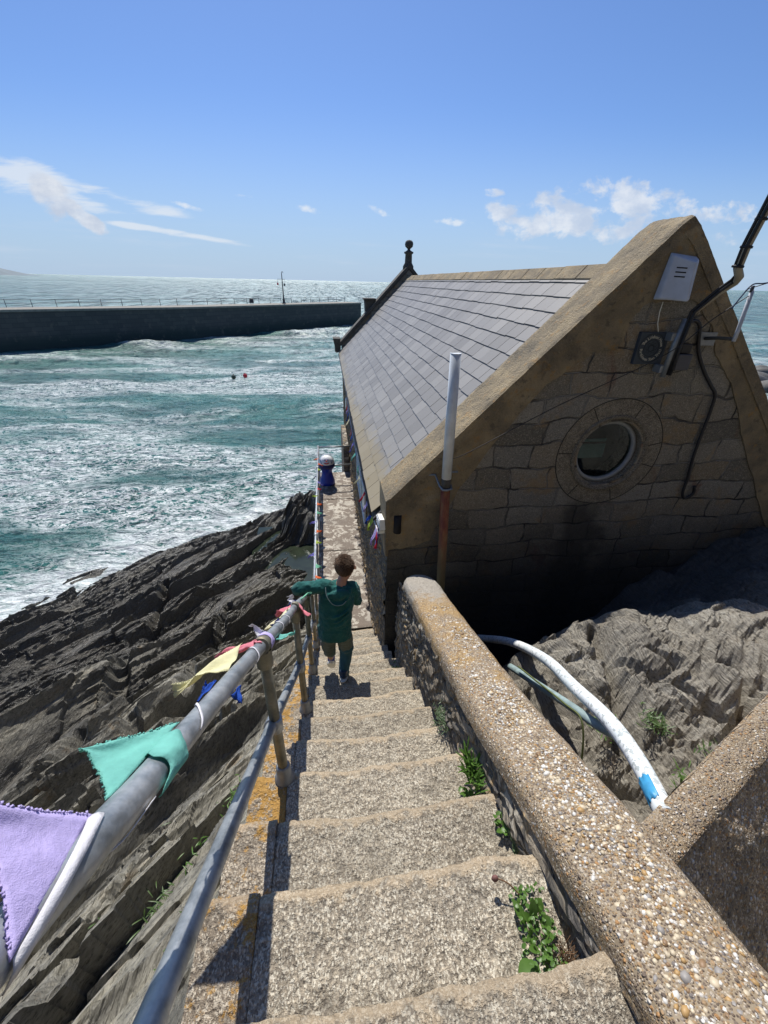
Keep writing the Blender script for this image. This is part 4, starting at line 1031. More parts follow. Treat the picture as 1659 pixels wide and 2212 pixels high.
wp = MB(); wp.add([(WC[0] + .264 * cos(2 * pi * k / 48), YG + .085, WC[1] + .264 * sin(2 * pi * k / 48)) for k in range(48)], [tuple(range(48))]); wp.build('pane', m, win)
wi = MB(); wi.add([(WC[0] + .30 * cos(2 * pi * k / 48), YG + .30, WC[1] + .30 * sin(2 * pi * k / 48)) for k in range(48)], [tuple(range(48))]); wi.build('dark_interior', simple('dark_interior', (.01, .012, .02), .8), win)
wb = MB(); wb.box((WC[0] - .27, YG + .24, WC[1] - .13), (WC[0] + .12, YG + .26, WC[1] + .01)); wb.box((WC[0] - .27, YG + .25, WC[1] + .03), (WC[0] + .12, YG + .262, WC[1] + .06)); wb.build('sill_board', simple('teal_board', (.10, .22, .22), .6), win)
# voussoir ring joints
joints = []
for k in range(13):
    a = 2 * pi * k / 13 + .2
    c_, s_2 = cos(a), sin(a); px, pz = -s_2 * .0045, c_ * .0045
    r0, r1 = WR + .058, WR + .19
    mb = MB(); joints.append(mb); mb.add([(WC[0] + c_ * r0 + px, YG - .0025, WC[1] + s_2 * r0 + pz), (WC[0] + c_ * r1 + px, YG - .0025, WC[1] + s_2 * r1 + pz), (WC[0] + c_ * r1 - px, YG - .0025, WC[1] + s_2 * r1 - pz), (WC[0] + c_ * r0 - px, YG - .0025, WC[1] + s_2 * r0 - pz)], [(0, 1, 2, 3)])
mr = MB(); mr.lathe([(WR + .05, -.001), (WR + .195, -.0015), (WR + .20, .004)], (WC[0], YG - .0002, WC[1]), 64, (0, 1, 0), smooth=False); mr.build('stone_ring', M_ring, win)
for q in joints[::2]: q.build('ring_joint', M_joint, win)
mr = MB(); mr.tube([(WC[0] + (WR + .198) * cos(2 * pi * k / 60), YG - .001, WC[1] + (WR + .198) * sin(2 * pi * k / 60)) for k in range(61)], .0045, 6); mr.build('ring_joint', M_joint, win)
# dark vent hole
mb = MB(); mb.tube([(.578, YG - .0135, -1.87), (.578, YG - .0135, -2.05)], .036, 14); mb.build('vent_hole', simple('vent_black', (.008, .008, .012), .8), bh)
# side window with pale teal panel
sw = MB(); sw.box((.452, 5.45, -3.30), (.475, 7.2, -3.24)); sw.box((.452, 5.45, -2.44), (.475, 7.2, -2.38)); sw.box((.452, 5.42, -3.30), (.475, 5.48, -2.38)); sw.box((.452, 7.17, -3.30), (.475, 7.23, -2.38)); sw.box((.452, 6.1, -3.24), (.475, 6.14, -2.44))
sw = sw.build('window', M_greyboard, bh); MB().box((.462, 5.48, -3.24), (.470, 7.17, -2.44)).build('pane', M_tealglass, sw)

# ------------------------------------------------------------------ fittings on the gable
M_bell = M_alarm
al = thing('alarm_box', 'pale wedge-shaped plastic box with three slots high on the gable', 'alarm box', (2.60, YG, .07))
al_rot = Matrix.Translation(Vector((2.595, YG - .014, .07))) @ Matrix.Rotation(radians(4), 4, 'Y')
w2, w1, hb = .112, .112, .158
vs = [(-.115, 0, -.155), (.150, 0, -.14), (.118, 0, .150), (-.105, 0, .155), (-.105, -.055, -.145), (.045, -.165, -.150), (.142, -.06, -.135), (.112, -.045, .125), (.03, -.125, .10), (-.095, -.04, .135)]
fs = [(0, 1, 6, 5, 4), (3, 9, 8, 7, 2), (0, 4, 9, 3), (4, 5, 8, 9), (5, 6, 7, 8), (6, 1, 2, 7), (0, 3, 2, 1)]
mb = MB(); mb.add([al_rot @ Vector(v) for v in vs], fs); mb.build('casing', M_bell, al, .010)
mb = MB()
for k in range(3):
    c0 = Vector((-.035, -.083 - .003 * k, .06 - .028 * k)); 
    M_ = al_rot @ Matrix.Translation(c0) @ Matrix.Rotation(radians(-36), 4, 'Z')
    mb.box((-.034, -.004, -.004), (.034, .004, .004), M_)
mb.build('slots', M_black, al)
MB().tube([(2.56, YG - .02, -.09), (2.556, YG - .022, -.16), (2.575, YG - .015, -.24), (2.60, YG - .02, -.30)], .004, 6).build('lead', M_cream, al)
# plaque
pq = thing('plaque', 'square dark slate plaque lettered in a ring beside the cable pole', 'plaque', (2.575, YG, -.42))
MB().box((2.452, YG - .032, -.542), (2.700, YG + .01, -.302)).build('panel', M_plaque, pq, .003)
pc = Vector((2.572, YG - .0335, -.420))
mb = MB()
for rr_ in (.062, .108): mb.tube([pc + Vector((rr_ * cos(a), 0, rr_ * sin(a))) for a in np.linspace(0, 2 * pi, 41)], .0018, 5, False)
for k in range(8):
    a = 2 * pi * k / 8; q = pc + Vector((.036 * cos(a), 0, .036 * sin(a)))
    mb.tube([q + Vector((.011 * cos(b), 0, .011 * sin(b))) for b in np.linspace(0, 2 * pi, 11)], .0011, 4, False)
mb.tube([pc + Vector((.022 * cos(b), 0, .022 * sin(b))) for b in np.linspace(0, 2 * pi, 21)], .0014, 4, False)
mb.build('engraving', M_plaqueline, pq)
def arc_text(txt, a0, a1, rad, outward=True):
    n = len(txt)
    bmv = MB()
    for i, ch in enumerate(txt):
        if ch == ' ': continue
        a = radians(a0 + (a1 - a0) * i / (n - 1))
        cu = bpy.data.curves.new('tmp', 'FONT'); cu.body = ch; cu.size = .031; cu.align_x = 'CENTER'; cu.align_y = 'CENTER'; cu.extrude = .0006; cu.resolution_u = 2; cu.offset = .0004
        ob = bpy.data.objects.new('tmp', cu); COL.objects.link(ob)
        dg = bpy.context.evaluated_depsgraph_get(); me = bpy.data.meshes.new_from_object(ob.evaluated_get(dg))
        c_ = pc + Vector((rad * cos(a), -.0012, rad * sin(a)))
        rot = a - pi / 2 if outward else a + pi / 2
        M_ = Matrix.Translation(c_) @ Matrix.Rotation(-rot, 4, 'Y') @ Matrix.Rotation(pi / 2, 4, 'X')
        bmv.add([M_ @ v.co for v in me.vertices], [tuple(q.vertices) for q in me.polygons])
        bpy.data.objects.remove(ob); bpy.data.curves.remove(cu); bpy.data.meshes.remove(me)
    return bmv
l1 = arc_text('The Lifeboat House', 158, 14, .084); l1.build('lettering', M_letter, pq, fix=False)
l2 = arc_text('Porthleven Town Trail', 188, 352, .086, False); l2.build('lettering', M_letter, pq, fix=False)
# cable pole
cp = thing('cable_pole', 'bent pole carrying black cables up to the right from the gable', 'service pole', (2.7, YG - .1, -.6))
path = [(2.705, 3.15, -.63), (2.708, 3.15, -.40), (2.742, 3.14, -.17), (2.80, 3.10, -.06), (2.88, 3.02, .045), (2.83, 2.96, .07), (2.745, 2.9, .20), (2.75, 2.88, .38), (2.765, 2.86, .56), (2.80, 2.78, .80)]
MB().tube([(2.700, 3.15, -.63), (2.708, 3.15, -.40), (2.735, 3.15, -.20)], .024, 12).build('channel', M_strap, cp)
MB().tube([(2.76, 3.13, -.16), (2.85, 3.07, -.02), (2.905, 3.02, .05), (2.86, 2.955, .08), (2.80, 2.93, .13), (2.775, 2.9, .25), (2.785, 2.88, .40), (2.80, 2.86, .58), (2.83, 2.80, .82)], [.018, .022, .026, .027, .027, .027, .027, .027, .027], 12).build('pole', M_wood, cp)
for off in ((-.022, 0, .012), (-.012, -.022, .01)):
    MB().tube([Vector(p_) + Vector(off) for p_ in [(2.735, 3.13, -.62), (2.745, 3.13, -.36), (2.76, 3.13, -.16), (2.85, 3.07, -.02), (2.895, 3.02, .05), (2.855, 2.955, .085), (2.795, 2.93, .135), (2.77, 2.9, .25), (2.78, 2.88, .40), (2.795, 2.86, .58), (2.825, 2.80, .82)]], .011, 8).build('cable', M_black, cp)
for q in ((2.79, 2.925, .14), (2.775, 2.9, .25), (2.787, 2.88, .40), (2.80, 2.86, .56)):
    MB().lathe([(.030, -.008), (.036, -.006), (.036, .006), (.030, .008)], q, 12, (.05, -.05, 1)).build('tape_band', M_black, cp)
MB().box((2.665, YG - .10, -.36), (2.705, YG - .012, -.30)).build('bracket', M_strap, cp, .004); MB().box((2.655, YG - .10, -.60), (2.70, YG - .012, -.54)).build('bracket', M_strap, cp, .004)
bx = thing('meter_box', 'dark grey electrical box to the right of the plaque', 'electrical box', (2.87, YG, -.47))
MB().box((2.81, YG - .07, -.585), (2.935, YG - .0, -.46)).build('lower_box', M_box, bx, .008); MB().box((2.83, YG - .05, -.455), (2.92, YG - .0, -.385)).build('upper_box', M_black, bx, .006)
MB().box((2.78, YG - .03, -.60), (2.812, YG, -.40)).build('backplate', M_black, bx)
cbp = [(2.76, 3.16, -.38), (2.80, 3.20, -.26), (2.87, 3.225, -.215), (2.935, 3.225, -.25), (2.975, 3.225, -.36), (3.02, 3.225, -.46), (3.13, 3.225, -.60), (3.25, 3.225, -.72), (3.325, 3.225, -.80), (3.345, 3.225, -.95), (3.35, 3.225, -1.1), (3.36, 3.225, -1.35), (3.395, 3.225, -1.60), (3.40, 3.22, -1.74), (3.45, 3.22, -1.81), (3.52, 3.22, -1.76), (3.50, 3.22, -1.68)]
def smooth_path(P, k=6):
    P = [Vector(p) for p in P]; o = []
    for i in range(len(P) - 1):
        a, b, c_, d_ = P[max(i - 1, 0)], P[i], P[i + 1], P[min(i + 2, len(P) - 1)]
        for j in range(k):
            t_ = j / k; o.append(.5 * ((2 * b) + (c_ - a) * t_ + (2 * a - 5 * b + 4 * c_ - d_) * t_ ** 2 + (3 * b - a - 3 * c_ + d_) * t_ ** 3))
    return o + [P[-1]]
tag(MB().tube(smooth_path(cbp), .014, 8).build('hanging_cable', M_black), 'thick black cable hanging down the gable right of the round window', 'cable')
ab = thing('aerial_bracket', 'angled grey tube on a small plate near the right verge', 'bracket', (3.05, YG, -.3))
MB().box((2.98, YG - .02, -.40), (3.13, YG - .0125, -.30)).build('plate', M_strap, ab, .002)
MB().tube([(3.03, YG - .02, -.345), (3.04, 3.12, -.33), (3.075, 3.0, -.325)], .013, 8).build('arm', M_stone, ab)
MB().tube([(3.062, 3.0, -.34), (3.064, 3.0, -.26), (3.05, 3.0, .0)], .014, 10).build('tube', M_alarm, ab)
MB().tube([(3.045, 3.0, -.01), (3.042, 3.0, .03)], .011, 8).build('tip', M_box, ab)
tag(MB().tube(smooth_path([(3.9, 1.9, .52), (3.152, 3.0, .05), (3.06, 3.0, -.02), (2.82, 3.0, -.19), (2.51, 3.0, -.45), (1.74, 3.02, -.835), (1.08, 3.1, -1.24), (1.0, 3.235, -1.30)], 8), .0035, 6).build('overhead_wire', M_black), 'thin black wire slanting across the gable to the vent pipe', 'wire')
tag(MB().tube(smooth_path([(3.152, 2.99, .052), (3.10, 2.99, .045), (3.02, 2.99, .035), (2.97, 2.99, -.04), (2.93, 2.99, -.12)], 6), .005, 6).build('blue_wire', simple('blue_wire', (.02, .05, .12), .5)), 'short dark blue wire looping over the angled tube', 'wire')
# vent pipe
vp = thing('vent_pipe', 'upright pipe, white above and rusty below, standing before the gable', 'vent pipe', (1.0, 3.12, -2))
MB().tube([(.942, 3.13, -.452), (.968, 3.13, -1.46)], .0415, 22).build('upper_pipe', M_ventw, vp)
vpi = MB(); vpi.lathe([(.0415, 0), (.0425, .004), (.038, .005), (.036, -.05), (.0, -.052)], (.942, 3.13, -.452), 22); vpi.build('rim', M_ventw, vp)
MB().tube([(.966, 3.13, -1.44), (.970, 3.13, -1.56)], .0385, 18).build('joint', M_stone, vp)
MB().tube([(.969, 3.13, -1.55), (1.02, 3.13, -2.6), (1.05, 3.13, -4.2)], .0415, 22).build('lower_pipe', M_rust, vp)
mb = MB(); mb.tube([(.83, YG - .012, -1.47), (.895, YG - .02, -1.47), (.92, 3.14, -1.54), (.935, 3.085, -1.55), (.970, 3.078, -1.55), (1.01, 3.09, -1.545), (1.02, 3.16, -1.54)], .010, 6); mb.tube([(1.0, YG - .015, -1.45), (1.10, YG - .015, -1.45)], .010, 6); mb.build('strap', M_strap, vp)
# floodlight at the corner
fl = thing('floodlight', 'white slatted lamp housing on the corner of the gable', 'light', (.45, 3.2, -1.9))
Mf = Matrix.Translation(Vector((.435, 3.33, -1.98))) @ Matrix.Rotation(radians(-14), 4, 'X')
mb = MB(); mb.box((-.028, -.115, -.05), (.028, .115, .05), Mf, inset=.006); mb.build('housing', M_cream, fl, .006)
mb = MB()
for k in range(4): mb.box((-.032, -.115, -.035 + .022 * k), (-.027, .115, -.028 + .022 * k), Mf)
mb.build('slats', M_greyboard, fl); MB().box((.41, 3.245, -2.06), (.46, 3.262, -2.03)).build('bracket', M_cream, fl)
f2 = thing('wall_lamp', 'small white lamp under the eaves far along the side wall', 'light', (.44, 9.6, -2.4))
MB().box((.37, 9.62, -2.62), (.44, 9.85, -2.40), inset=.01).build('housing', M_cream, f2, .01); MB().box((.44, 9.66, -2.58), (.486, 9.8, -2.44)).build('bracket', M_dark, f2)

# white pipe behind the parapet
pp = thing('white_pipe', 'long curved chalky white pipe sloping down behind the parapet', 'pipe', (1.1, 1, -1.6))
pth = smooth_path([(.985, .535, -1.435), (1.072, .75, -1.525), (1.13, .98, -1.625), (1.225, 1.32, -1.86), (1.30, 1.66, -2.07), (1.36, 2.04, -2.36), (1.37, 2.35, -2.62), (1.33, 2.75, -3.0)], 8)
MB().tube(pth, .0325, 24).build('pipe', M_pipew, pp)
M_bluep = simple('torn_blue_tape', (.05, .30, .55), .5, 0, .15, 30)
mb = MB(); vs = []; fs = []
for i_ in range(4):
    c_ = pth[2 + i_ ]; dd = (pth[3 + i_] - pth[1 + i_]).normalized(); e1 = dd.cross(Vector((0, 0, 1))).normalized(); e2 = e1.cross(dd)
    for k in range(15):
        a = radians(110 + 130 * k / 14); vs.append(c_ + (e1 * cos(a) + e2 * sin(a)) * .0336 + dd * (.006 * sin(k * 1.7 + i_)))
fs = [(i_ * 15 + k, i_ * 15 + k + 1, (i_ + 1) * 15 + k + 1, (i_ + 1) * 15 + k) for i_ in range(3) for k in range(14)]
mb.add(vs, fs, True); o = mb.build('torn_tape', M_bluep, pp, fix=False); q = o.modifiers.new('thick', 'SOLIDIFY'); q.thickness = .001
worn_white2 = simple('weathered_teal_pipe', (.24, .32, .32), .6, 0, .25, 25)
mb = MB(); mb.tube(smooth_path([(1.20, .95, -1.72), (1.155, 1.03, -1.75), (1.136, 1.174, -1.826), (1.131, 1.345, -1.939), (1.142, 1.51, -2.063), (1.16, 1.83, -2.30)], 6), .022, 14)
tag(mb.build('lower_pipe', worn_white2), 'thinner grey-green pipe lying below the white pipe', 'pipe')
tag(MB().tube(smooth_path([(1.13, 1.7, -2.14), (1.115, 1.45, -1.98), (1.10, 1.2, -1.82), (1.11, 1.08, -1.78), (1.09, .98, -1.92), (1.06, .92, -2.1)], 6), .005, 6).build('loose_cord', simple('green_cord', (.09, .11, .03), .7)), 'thin green cord drooping from the pipes', 'cord')

# ------------------------------------------------------------------ handrail
hr = thing('handrail', 'galvanised tube handrail with posts along the left of the steps', 'handrail', (-.262, 1, -1.5))
ry = [-.6, .32, .75, 1.04, 1.5, 1.8, 2.8, 4.45, 4.7, 9.8]; rz = [.13, -.572, -.872, -1.082, -1.405, -1.60, -2.36, -3.52, -3.62, -3.60]
rx = [-.258, -.262, -.262, -.262, -.25, -.245, -.262, -.30, -.31, -.325]
def rp(y): return Vector((np.interp(y, ry, rx), y, np.interp(y, ry, rz)))
def nose(y): return -1.276 - .749 * (y - .25) if y < 4.55 else -4.53
def lz(y): return nose(y) + .36 if y < 4.45 else np.interp(y, [4.45, 4.7, 9.8], [-4.06, -4.12, -4.09])
RR = .0205
MB().tube([rp(y) for y in [-.6, -.3, 0, .16, .32, .5, .75, 1.04, 1.3, 1.5, 1.8, 2.3, 2.8, 3.6, 4.3, 4.45, 4.58, 4.75, 6, 8, 9.8]], RR, 28).build('top_rail', M_galv, hr)
MB().tube([(rp(y).x - .012, y, lz(y)) for y in [-.6, 0, .5, 1.04, 1.8, 2.6, 3.5, 4.35, 4.5, 4.75, 7, 9.8]], .0205, 24).build('lower_rail', M_galv, hr)
for y in (-.35, 1.04, 1.80, 2.62, 3.48, 4.42, 5.75, 7.15, 8.5, 9.8):
    q = rp(y); base = (-1.276 - .203 * math.ceil((y - .25) / .271 - .001)) if y < 4.55 else -4.53
    po = MB().tube([(q.x, y, base - .02), (q.x, y, q.z - .005)], .0205, 20).build('post', M_post if y < 5 else M_galv, hr)
    if y > 2.5: po['label'] = 'upright post further down the rail'
    MB().lathe([(.042, 0), (.042, .012), (.031, .022), (.030, .085), (.0235, .10), (.0205, .10)], (q.x, y, base - .001), 22).build('base_cup', M_strap, po)
    mbc = MB(); mbc.tube([rp(y - .034), rp(y), rp(y + .034)], .0295, 22); mbc.lathe([(.0285, -.095), (.0285, -.02)], (q.x, y, q.z), 20); mbc.build('top_fitting', M_post if y < 5 else M_galv, po)
    lq = Vector((q.x - .006, y, lz(y)))
    mbc = MB(); mbc.tube([(lq.x - .006, y - .03, lz(y - .03)), (lq.x - .006, y + .03, lz(y + .03))], .0275, 22); mbc.lathe([(.0205, -.036), (.0275, -.034), (.0275, .034), (.0205, .036)], (q.x, y, lq.z), 20); mbc.build('clamp', M_galv, po)
for z0 in (-3.60, -4.09):
    MB().tube([(-.325, 9.8, z0), (.48, 9.8, z0)], .020, 16).build('end_rail', M_galv, hr)

# ------------------------------------------------------------------ bunting
def pennant(p0, p1, tip, m, parent, amp=.012, wraps=2.2, n=20, seed=0, sag=0., curl=0.):
    """triangular cloth from hem p0-p1 to tip, rippling"""
    p0, p1, tip = Vector(p0), Vector(p1), Vector(tip)
    mid = (p0 + p1) / 2; ax = (tip - mid); hem = (p1 - p0); nr = hem.cross(ax).normalized(); L = ax.length
    vs, fs = [], []; rr = random.Random(seed); ph = rr.uniform(0, 6)
    nw = 13
    for i in range(n + 1):
        s = i / n; w_ = (1 - s) ** 1.35 + .03
        for k in range(nw):
            v_ = k / (nw - 1) - .5
            q = mid + ax * (s - .0) + hem * v_ * w_
            a = amp * (s ** .8) * sin(wraps * 2 * pi * s + ph + v_ * 2.4) + amp * .4 * sin(v_ * 9 + s * 5 + ph)
            q = q + nr * a + Vector((0, 0, -sag * sin(pi * s) + curl * s * s)) + hem.normalized() * (.18 * L * sin(s * 2.6 + ph * .3) * s * .4)
            if i == n or k in (0, nw - 1): q += ax.normalized() * rr.uniform(-.0022, .0022)
            q = q + nr * (amp * .18 * sin(s * 23 + v_ * 11 + ph) * s * (1 - s) * 3); vs.append(q)
    for i in range(n):
        for k in range(nw - 1): fs.append((i * nw + k, i * nw + k + 1, (i + 1) * nw + k + 1, (i + 1) * nw + k))
    mb = MB(); mb.add(vs, fs, True)
    if n >= 20:
        for i in range(1, n):
            for k, sg in ((0, -1), (nw - 1, 1)):
                for j in range(3):
                    f_ = rr.random(); q = Vector(vs[i * nw + k]) * (1 - f_) + Vector(vs[(i + 1) * nw + k]) * f_
                    e = (hem.normalized() * sg * rr.uniform(.3, 1) + ax.normalized() * rr.uniform(-.6, .9) + nr * rr.uniform(-.3, .3)).normalized() * rr.uniform(.0008, .0032)
                    mb.tube([q, q + e], .00011, 3, False)
    o = mb.build('pennant', m, parent, fix=False)
    so_ = o.modifiers.new('thick', 'SOLIDIFY'); so_.thickness = .0012
    return o
def ring_on(y, width, m, parent, a0=-40, a1=300, rad=.0245, slant=0.):
    """cloth band wrapped round the rail at y"""
    d = (rp(y + .02) - rp(y - .02)).normalized(); e1 = Vector((1, 0, 0)); e2 = -d.cross(e1).normalized()
    vs, fs = [], []; n = 26
    for i in range(n + 1):
        a = radians(a0 + (a1 - a0) * i / n)
        for k in range(5):
            v_ = k / 4 - .5
            vs.append(rp(y) + d * (v_ * width * (.85 + .15 * sin(i * .6)) + slant * (i / n - .5)) + (e1 * cos(a) + e2 * sin(a)) * (rad + .0008 * sin(i * 1.3 + k)))
    for i in range(n):
        for k in range(4): fs.append((i * 5 + k, i * 5 + k + 1, (i + 1) * 5 + k + 1, (i + 1) * 5 + k))
    mb = MB(); mb.add(vs, fs, True); o = mb.build('wrap', m, parent, fix=False)
    s2 = o.modifiers.new('thick', 'SOLIDIFY'); s2.thickness = .0012
    return o
bt = thing('bunting', 'coloured cloth bunting wound along the top handrail of the steps', 'bunting', (-.262, 1, -1))
# tape spiralling round the rail
def spiral(y0, y1, turns, w_=.010, ph=0.):
    n = max(24, int(turns * 26)); vs, fs = [], []
    for i in range(n + 1):
        s = i / n; y = y0 + (y1 - y0) * s; d = (rp(y + .01) - rp(y - .01)).normalized(); e2 = -d.cross(Vector((1, 0, 0))).normalized(); e1 = Vector((1, 0, 0))
        a = ph + 2 * pi * turns * s
        for v_ in (-.5, .5): vs.append(rp(y) + d * v_ * w_ + (e1 * cos(a) + e2 * sin(a)) * (.0242 + .001 * sin(i * .8)))
    for i in range(n): fs.append((2 * i, 2 * i + 1, 2 * i + 3, 2 * i + 2))
    mb = MB(); mb.add(vs, fs, True); o = mb.build('tape', CL['white'], bt, fix=False)
    s2 = o.modifiers.new('thick', 'SOLIDIFY'); s2.thickness = .001
spiral(.16, .31, .55, .014, 2.6); spiral(.46, .60, .62, .010, .2); spiral(.86, .93, .75, .012, -1.9); spiral(1.30, 1.34, .8, .012, -1.6); spiral(1.46, 1.50, .8, .010, -1.6); spiral(5, 9.7, 14, .016)
def rail_side(y, a):      # point on the rail surface: a=0 right, 90 up/back, 180 left
    d = (rp(y + .01) - rp(y - .01)).normalized(); e2 = d.cross(Vector((1, 0, 0))).normalized()
    if e2.z < 0: e2 = -e2
    return rp(y) + (Vector((1, 0, 0)) * cos(radians(a)) + e2 * sin(radians(a))) * .0245
def lab(o, s): o['label'] = s; return o
def sil(y, out=1.08, front=.45):     # on the upper left flank of the rail
    c_ = rp(y); d = (rp(y + .01) - rp(y - .01)).normalized(); v_ = c_.normalized(); v_ = (v_ - d * v_.dot(d)).normalized(); n_ = v_.cross(d).normalized()
    if n_.x > 0: n_ = -n_
    return c_ + n_ * RR * out - v_ * RR * front
hb1 = MB(); vs = []
hy = np.linspace(.128, .246, 22)
def onr(y, o_, lift=1.10): return sil(y, o_ * lift, math.sqrt(max(0, 1 - o_ * o_)) * lift)
for i_, y in enumerate(hy):
    o_ = -.80 + 1.5 * i_ / 21
    vs += [onr(y, o_ - .22, 1.14), onr(y, o_, 1.16), onr(y, min(o_ + .25, .99), 1.14)]
hb1.add(vs, [(3 * i_ + k, 3 * i_ + k + 1, 3 * i_ + k + 4, 3 * i_ + k + 3) for i_ in range(len(hy) - 1) for k in (0, 1)], True); o = hb1.build('hem', CL['white'], bt, fix=False); o.modifiers.new('thick', 'SOLIDIFY').thickness = .001
lab(pennant(sil(.125, -.60, 1.15), sil(.246, .95, .60), sil(.165, 4.6, 1.6), CL['lilac'], bt, .003, 1., seed=3), 'lilac pennant nearest the camera')
# big teal pennant : collar round the rail and a windblown tail
ring_on(.385, .085, CL['teal'], bt, -50, 215, .0262, .05)
lab(pennant(rail_side(.300, 165), rail_side(.455, 115), (-.345, .366, -.546), CL['teal'], bt, .004, 1.2, seed=8), 'large teal pennant blown left off the rail')
lab(pennant(rail_side(.54, 120), rail_side(.64, 120), (-.290, .63, -.760), CL['blue'], bt, .006, 1.5, seed=5), 'royal blue pennant folded over the rail')
pennant(rail_side(.63, -20), rail_side(.69, -20), (-.232, .64, -.84), CL['blue'], bt, .006, 1., seed=15)
lab(pennant(rail_side(.77, 175), rail_side(.90, 100) + Vector((-.016, -.01, .034)), (-.425, .76, -.900), CL['yellow'], bt, .014, 1.2, seed=6, curl=-.02), 'pale yellow pennant')
lab(pennant(rail_side(.95, 110), rail_side(1.01, 110), (-.405, 1.0, -1.075), CL['pink'], bt, .016, 1.1, seed=9, curl=-.02), 'pink pennant')
ring_on(.985, .018, CL['pink'], bt, 60, 260)
lab(ring_on(1.075, .055, CL['lilac'], bt, -30, 230, .032, .02), 'lilac cloth wrapped over the first post top')
pennant(rail_side(1.05, 120), rail_side(1.12, 100), (-.30, 1.09, -1.035), CL['white'], bt, .008, 1., seed=12)
lab(pennant(rail_side(1.16, -40), rail_side(1.26, -40), (-.185, 1.30, -1.285), CL['teal'], bt, .01, 1., seed=13, sag=.015), 'small teal pennant hanging right of the rail')
lab(pennant(rail_side(1.36, 120), rail_side(1.42, 110), (-.30, 1.41, -1.36), CL['navy'], bt, .01, 1., seed=14), 'navy pennant curled on the rail')
lab(pennant(rail_side(1.55, 110), rail_side(1.66, 100), (-.345, 1.50, -1.475), CL['cream'], bt, .014, 1., seed=16), 'cream pennant')
lab(pennant(rail_side(1.62, 120), rail_side(1.72, 100), (-.33, 1.68, -1.535), CL['pink'], bt, .014, 1.3, seed=17), 'second pink pennant, beside the cream one')
lab(pennant(rail_side(1.74, 100), rail_side(1.86, 90), (-.27, 1.82, -1.535), CL['white'], bt, .018, 1.2, seed=18), 'white pennant over the second post')
lab(pennant(rail_side(1.78, 60), rail_side(1.86, 40), (-.165, 1.76, -1.64), CL['pink'], bt, .012, 1., seed=19), 'pink pennant right of the second post')
lab(pennant(rail_side(1.95, 140), rail_side(2.08, 130), (-.33, 2.0, -1.78), CL['navy'], bt, .012, 1., seed=20), "navy pennant below the child's elbow")
lab(pennant(rail_side(2.05, 60), rail_side(2.12, 60), (-.18, 2.22, -1.85), CL['mint'], bt, .008, 1., seed=21), 'pale mint pennant below the sleeve')
cols = ['red', 'orange', 'mint', 'purple', 'lime', 'orange', 'purple', 'mint', 'orange', 'lime', 'red', 'purple', 'navy', 'lime', 'orange', 'orange']
for i, y in enumerate(np.linspace(4.25, 9.0, 16)):
    sd = 1 if i % 3 else -1; q = rp(y)
    pennant(rail_side(y - .055, 60), rail_side(y + .055, 60), q + Vector((.10 * sd + random.uniform(-.03, .03), random.uniform(-.05, .05), -.03 + random.uniform(-.03, .03))), CL[cols[i]], bt, .016, 1.2, 10, seed=30 + i)
# wall bunting on the side of the house
wbt = thing('wall_bunting', 'string of bunting hanging along the side wall under the eaves', 'bunting', (.4, 6, -2.3))
wpts = smooth_path([(.41, 3.30, -2.09), (.405, 4.2, -2.25), (.40, 5.5, -2.42), (.40, 7.2, -2.45), (.40, 8.6, -2.40), (.41, 9.7, -2.36)], 10)
MB().tube(wpts, .008, 6).build('cord', CL['white'], wbt)
MB().tube([p_ + Vector((.02, 0, .025)) for p_ in wpts], .006, 6).build('cord', M_strap, wbt)
def wat(y):
    i = min(range(len(wpts)), key=lambda k: abs(wpts[k].y - y)); return wpts[i]
for i, (y, c_) in enumerate([(3.34, 'purple'), (3.42, 'lilac'), (3.38, 'red'), (3.72, 'lime'), (3.9, 'blue'), (4.3, 'lilac'), (4.65, 'red'), (5.3, 'cream'), (5.9, 'mint'), (6.3, 'teal'), (6.9, 'purple'), (7.3, 'blue'), (7.7, 'pink'), (8.2, 'cream'), (8.6, 'blue'), (8.9, 'lilac'), (9.2, 'red')]):
    a = wat(y)
    pennant(a + Vector((0, -.06, 0)), a + Vector((0, .06, 0)), a + Vector((random.uniform(-.10, -.02), random.uniform(-.09, .05), -.13 - random.uniform(0, .04))), CL[c_], wbt, .014, 1.1, 10, seed=60 + i)

# ------------------------------------------------------------------ smiling drum
dr = thing('clown_bin', 'blue waisted bin with a white smiling clown dome at the walkway end', 'bin', (-.135, 9.66, -4.53))
dc = (-.135, 9.66, -4.53)
M_bl = simple('glossy_blue_plastic', (.008, .03, .36), .3, 0, .05); M_wh = simple('white_dome_plastic', (.84, .86, .88), .3, 0, .03); M_red = simple('red_paint', (.6, .02, .03), .4); M_nv = simple('navy_paint', (.012, .02, .12), .4)
MB().lathe([(0, 0), (.185, .0), (.195, .03), (.185, .10), (.145, .24), (.130, .32), (.135, .38), (.17, .43), (.185, .46), (.0, .47)], dc, 32).build('body', M_bl, dr)
MB().lathe([(.175, .46), (.20, .47), (.205, .50), (.20, .545), (.185, .55)], dc, 32).build('collar', M_nv, dr)
MB().lathe([(.192, .50), (.196, .55), (.19, .62), (.165, .69), (.11, .745), (.05, .765), (0, .77)], dc, 32).build('dome', M_wh, dr)
MB().lathe([(.193, .545), (.203, .55), (.203, .565), (.195, .57)], dc, 32).build('rim', M_nv, dr)
def dome(az, z):          # point on the dome surface facing the stairs
    rr_ = np.interp(z, [.50, .55, .62, .69, .745, .765], [.192, .196, .19, .165, .11, .05]) + .003
    return Vector((dc[0] + rr_ * sin(az), dc[1] - rr_ * cos(az), dc[2] + z))
face = MB()
for s in (-1, 1): face.ball(dome(s * .22, .70), .018, 8, 6)
face.build('eyes', M_nv, dr)
MB().ball(dome(0, .672), .018, 10, 8).build('nose', M_red, dr)
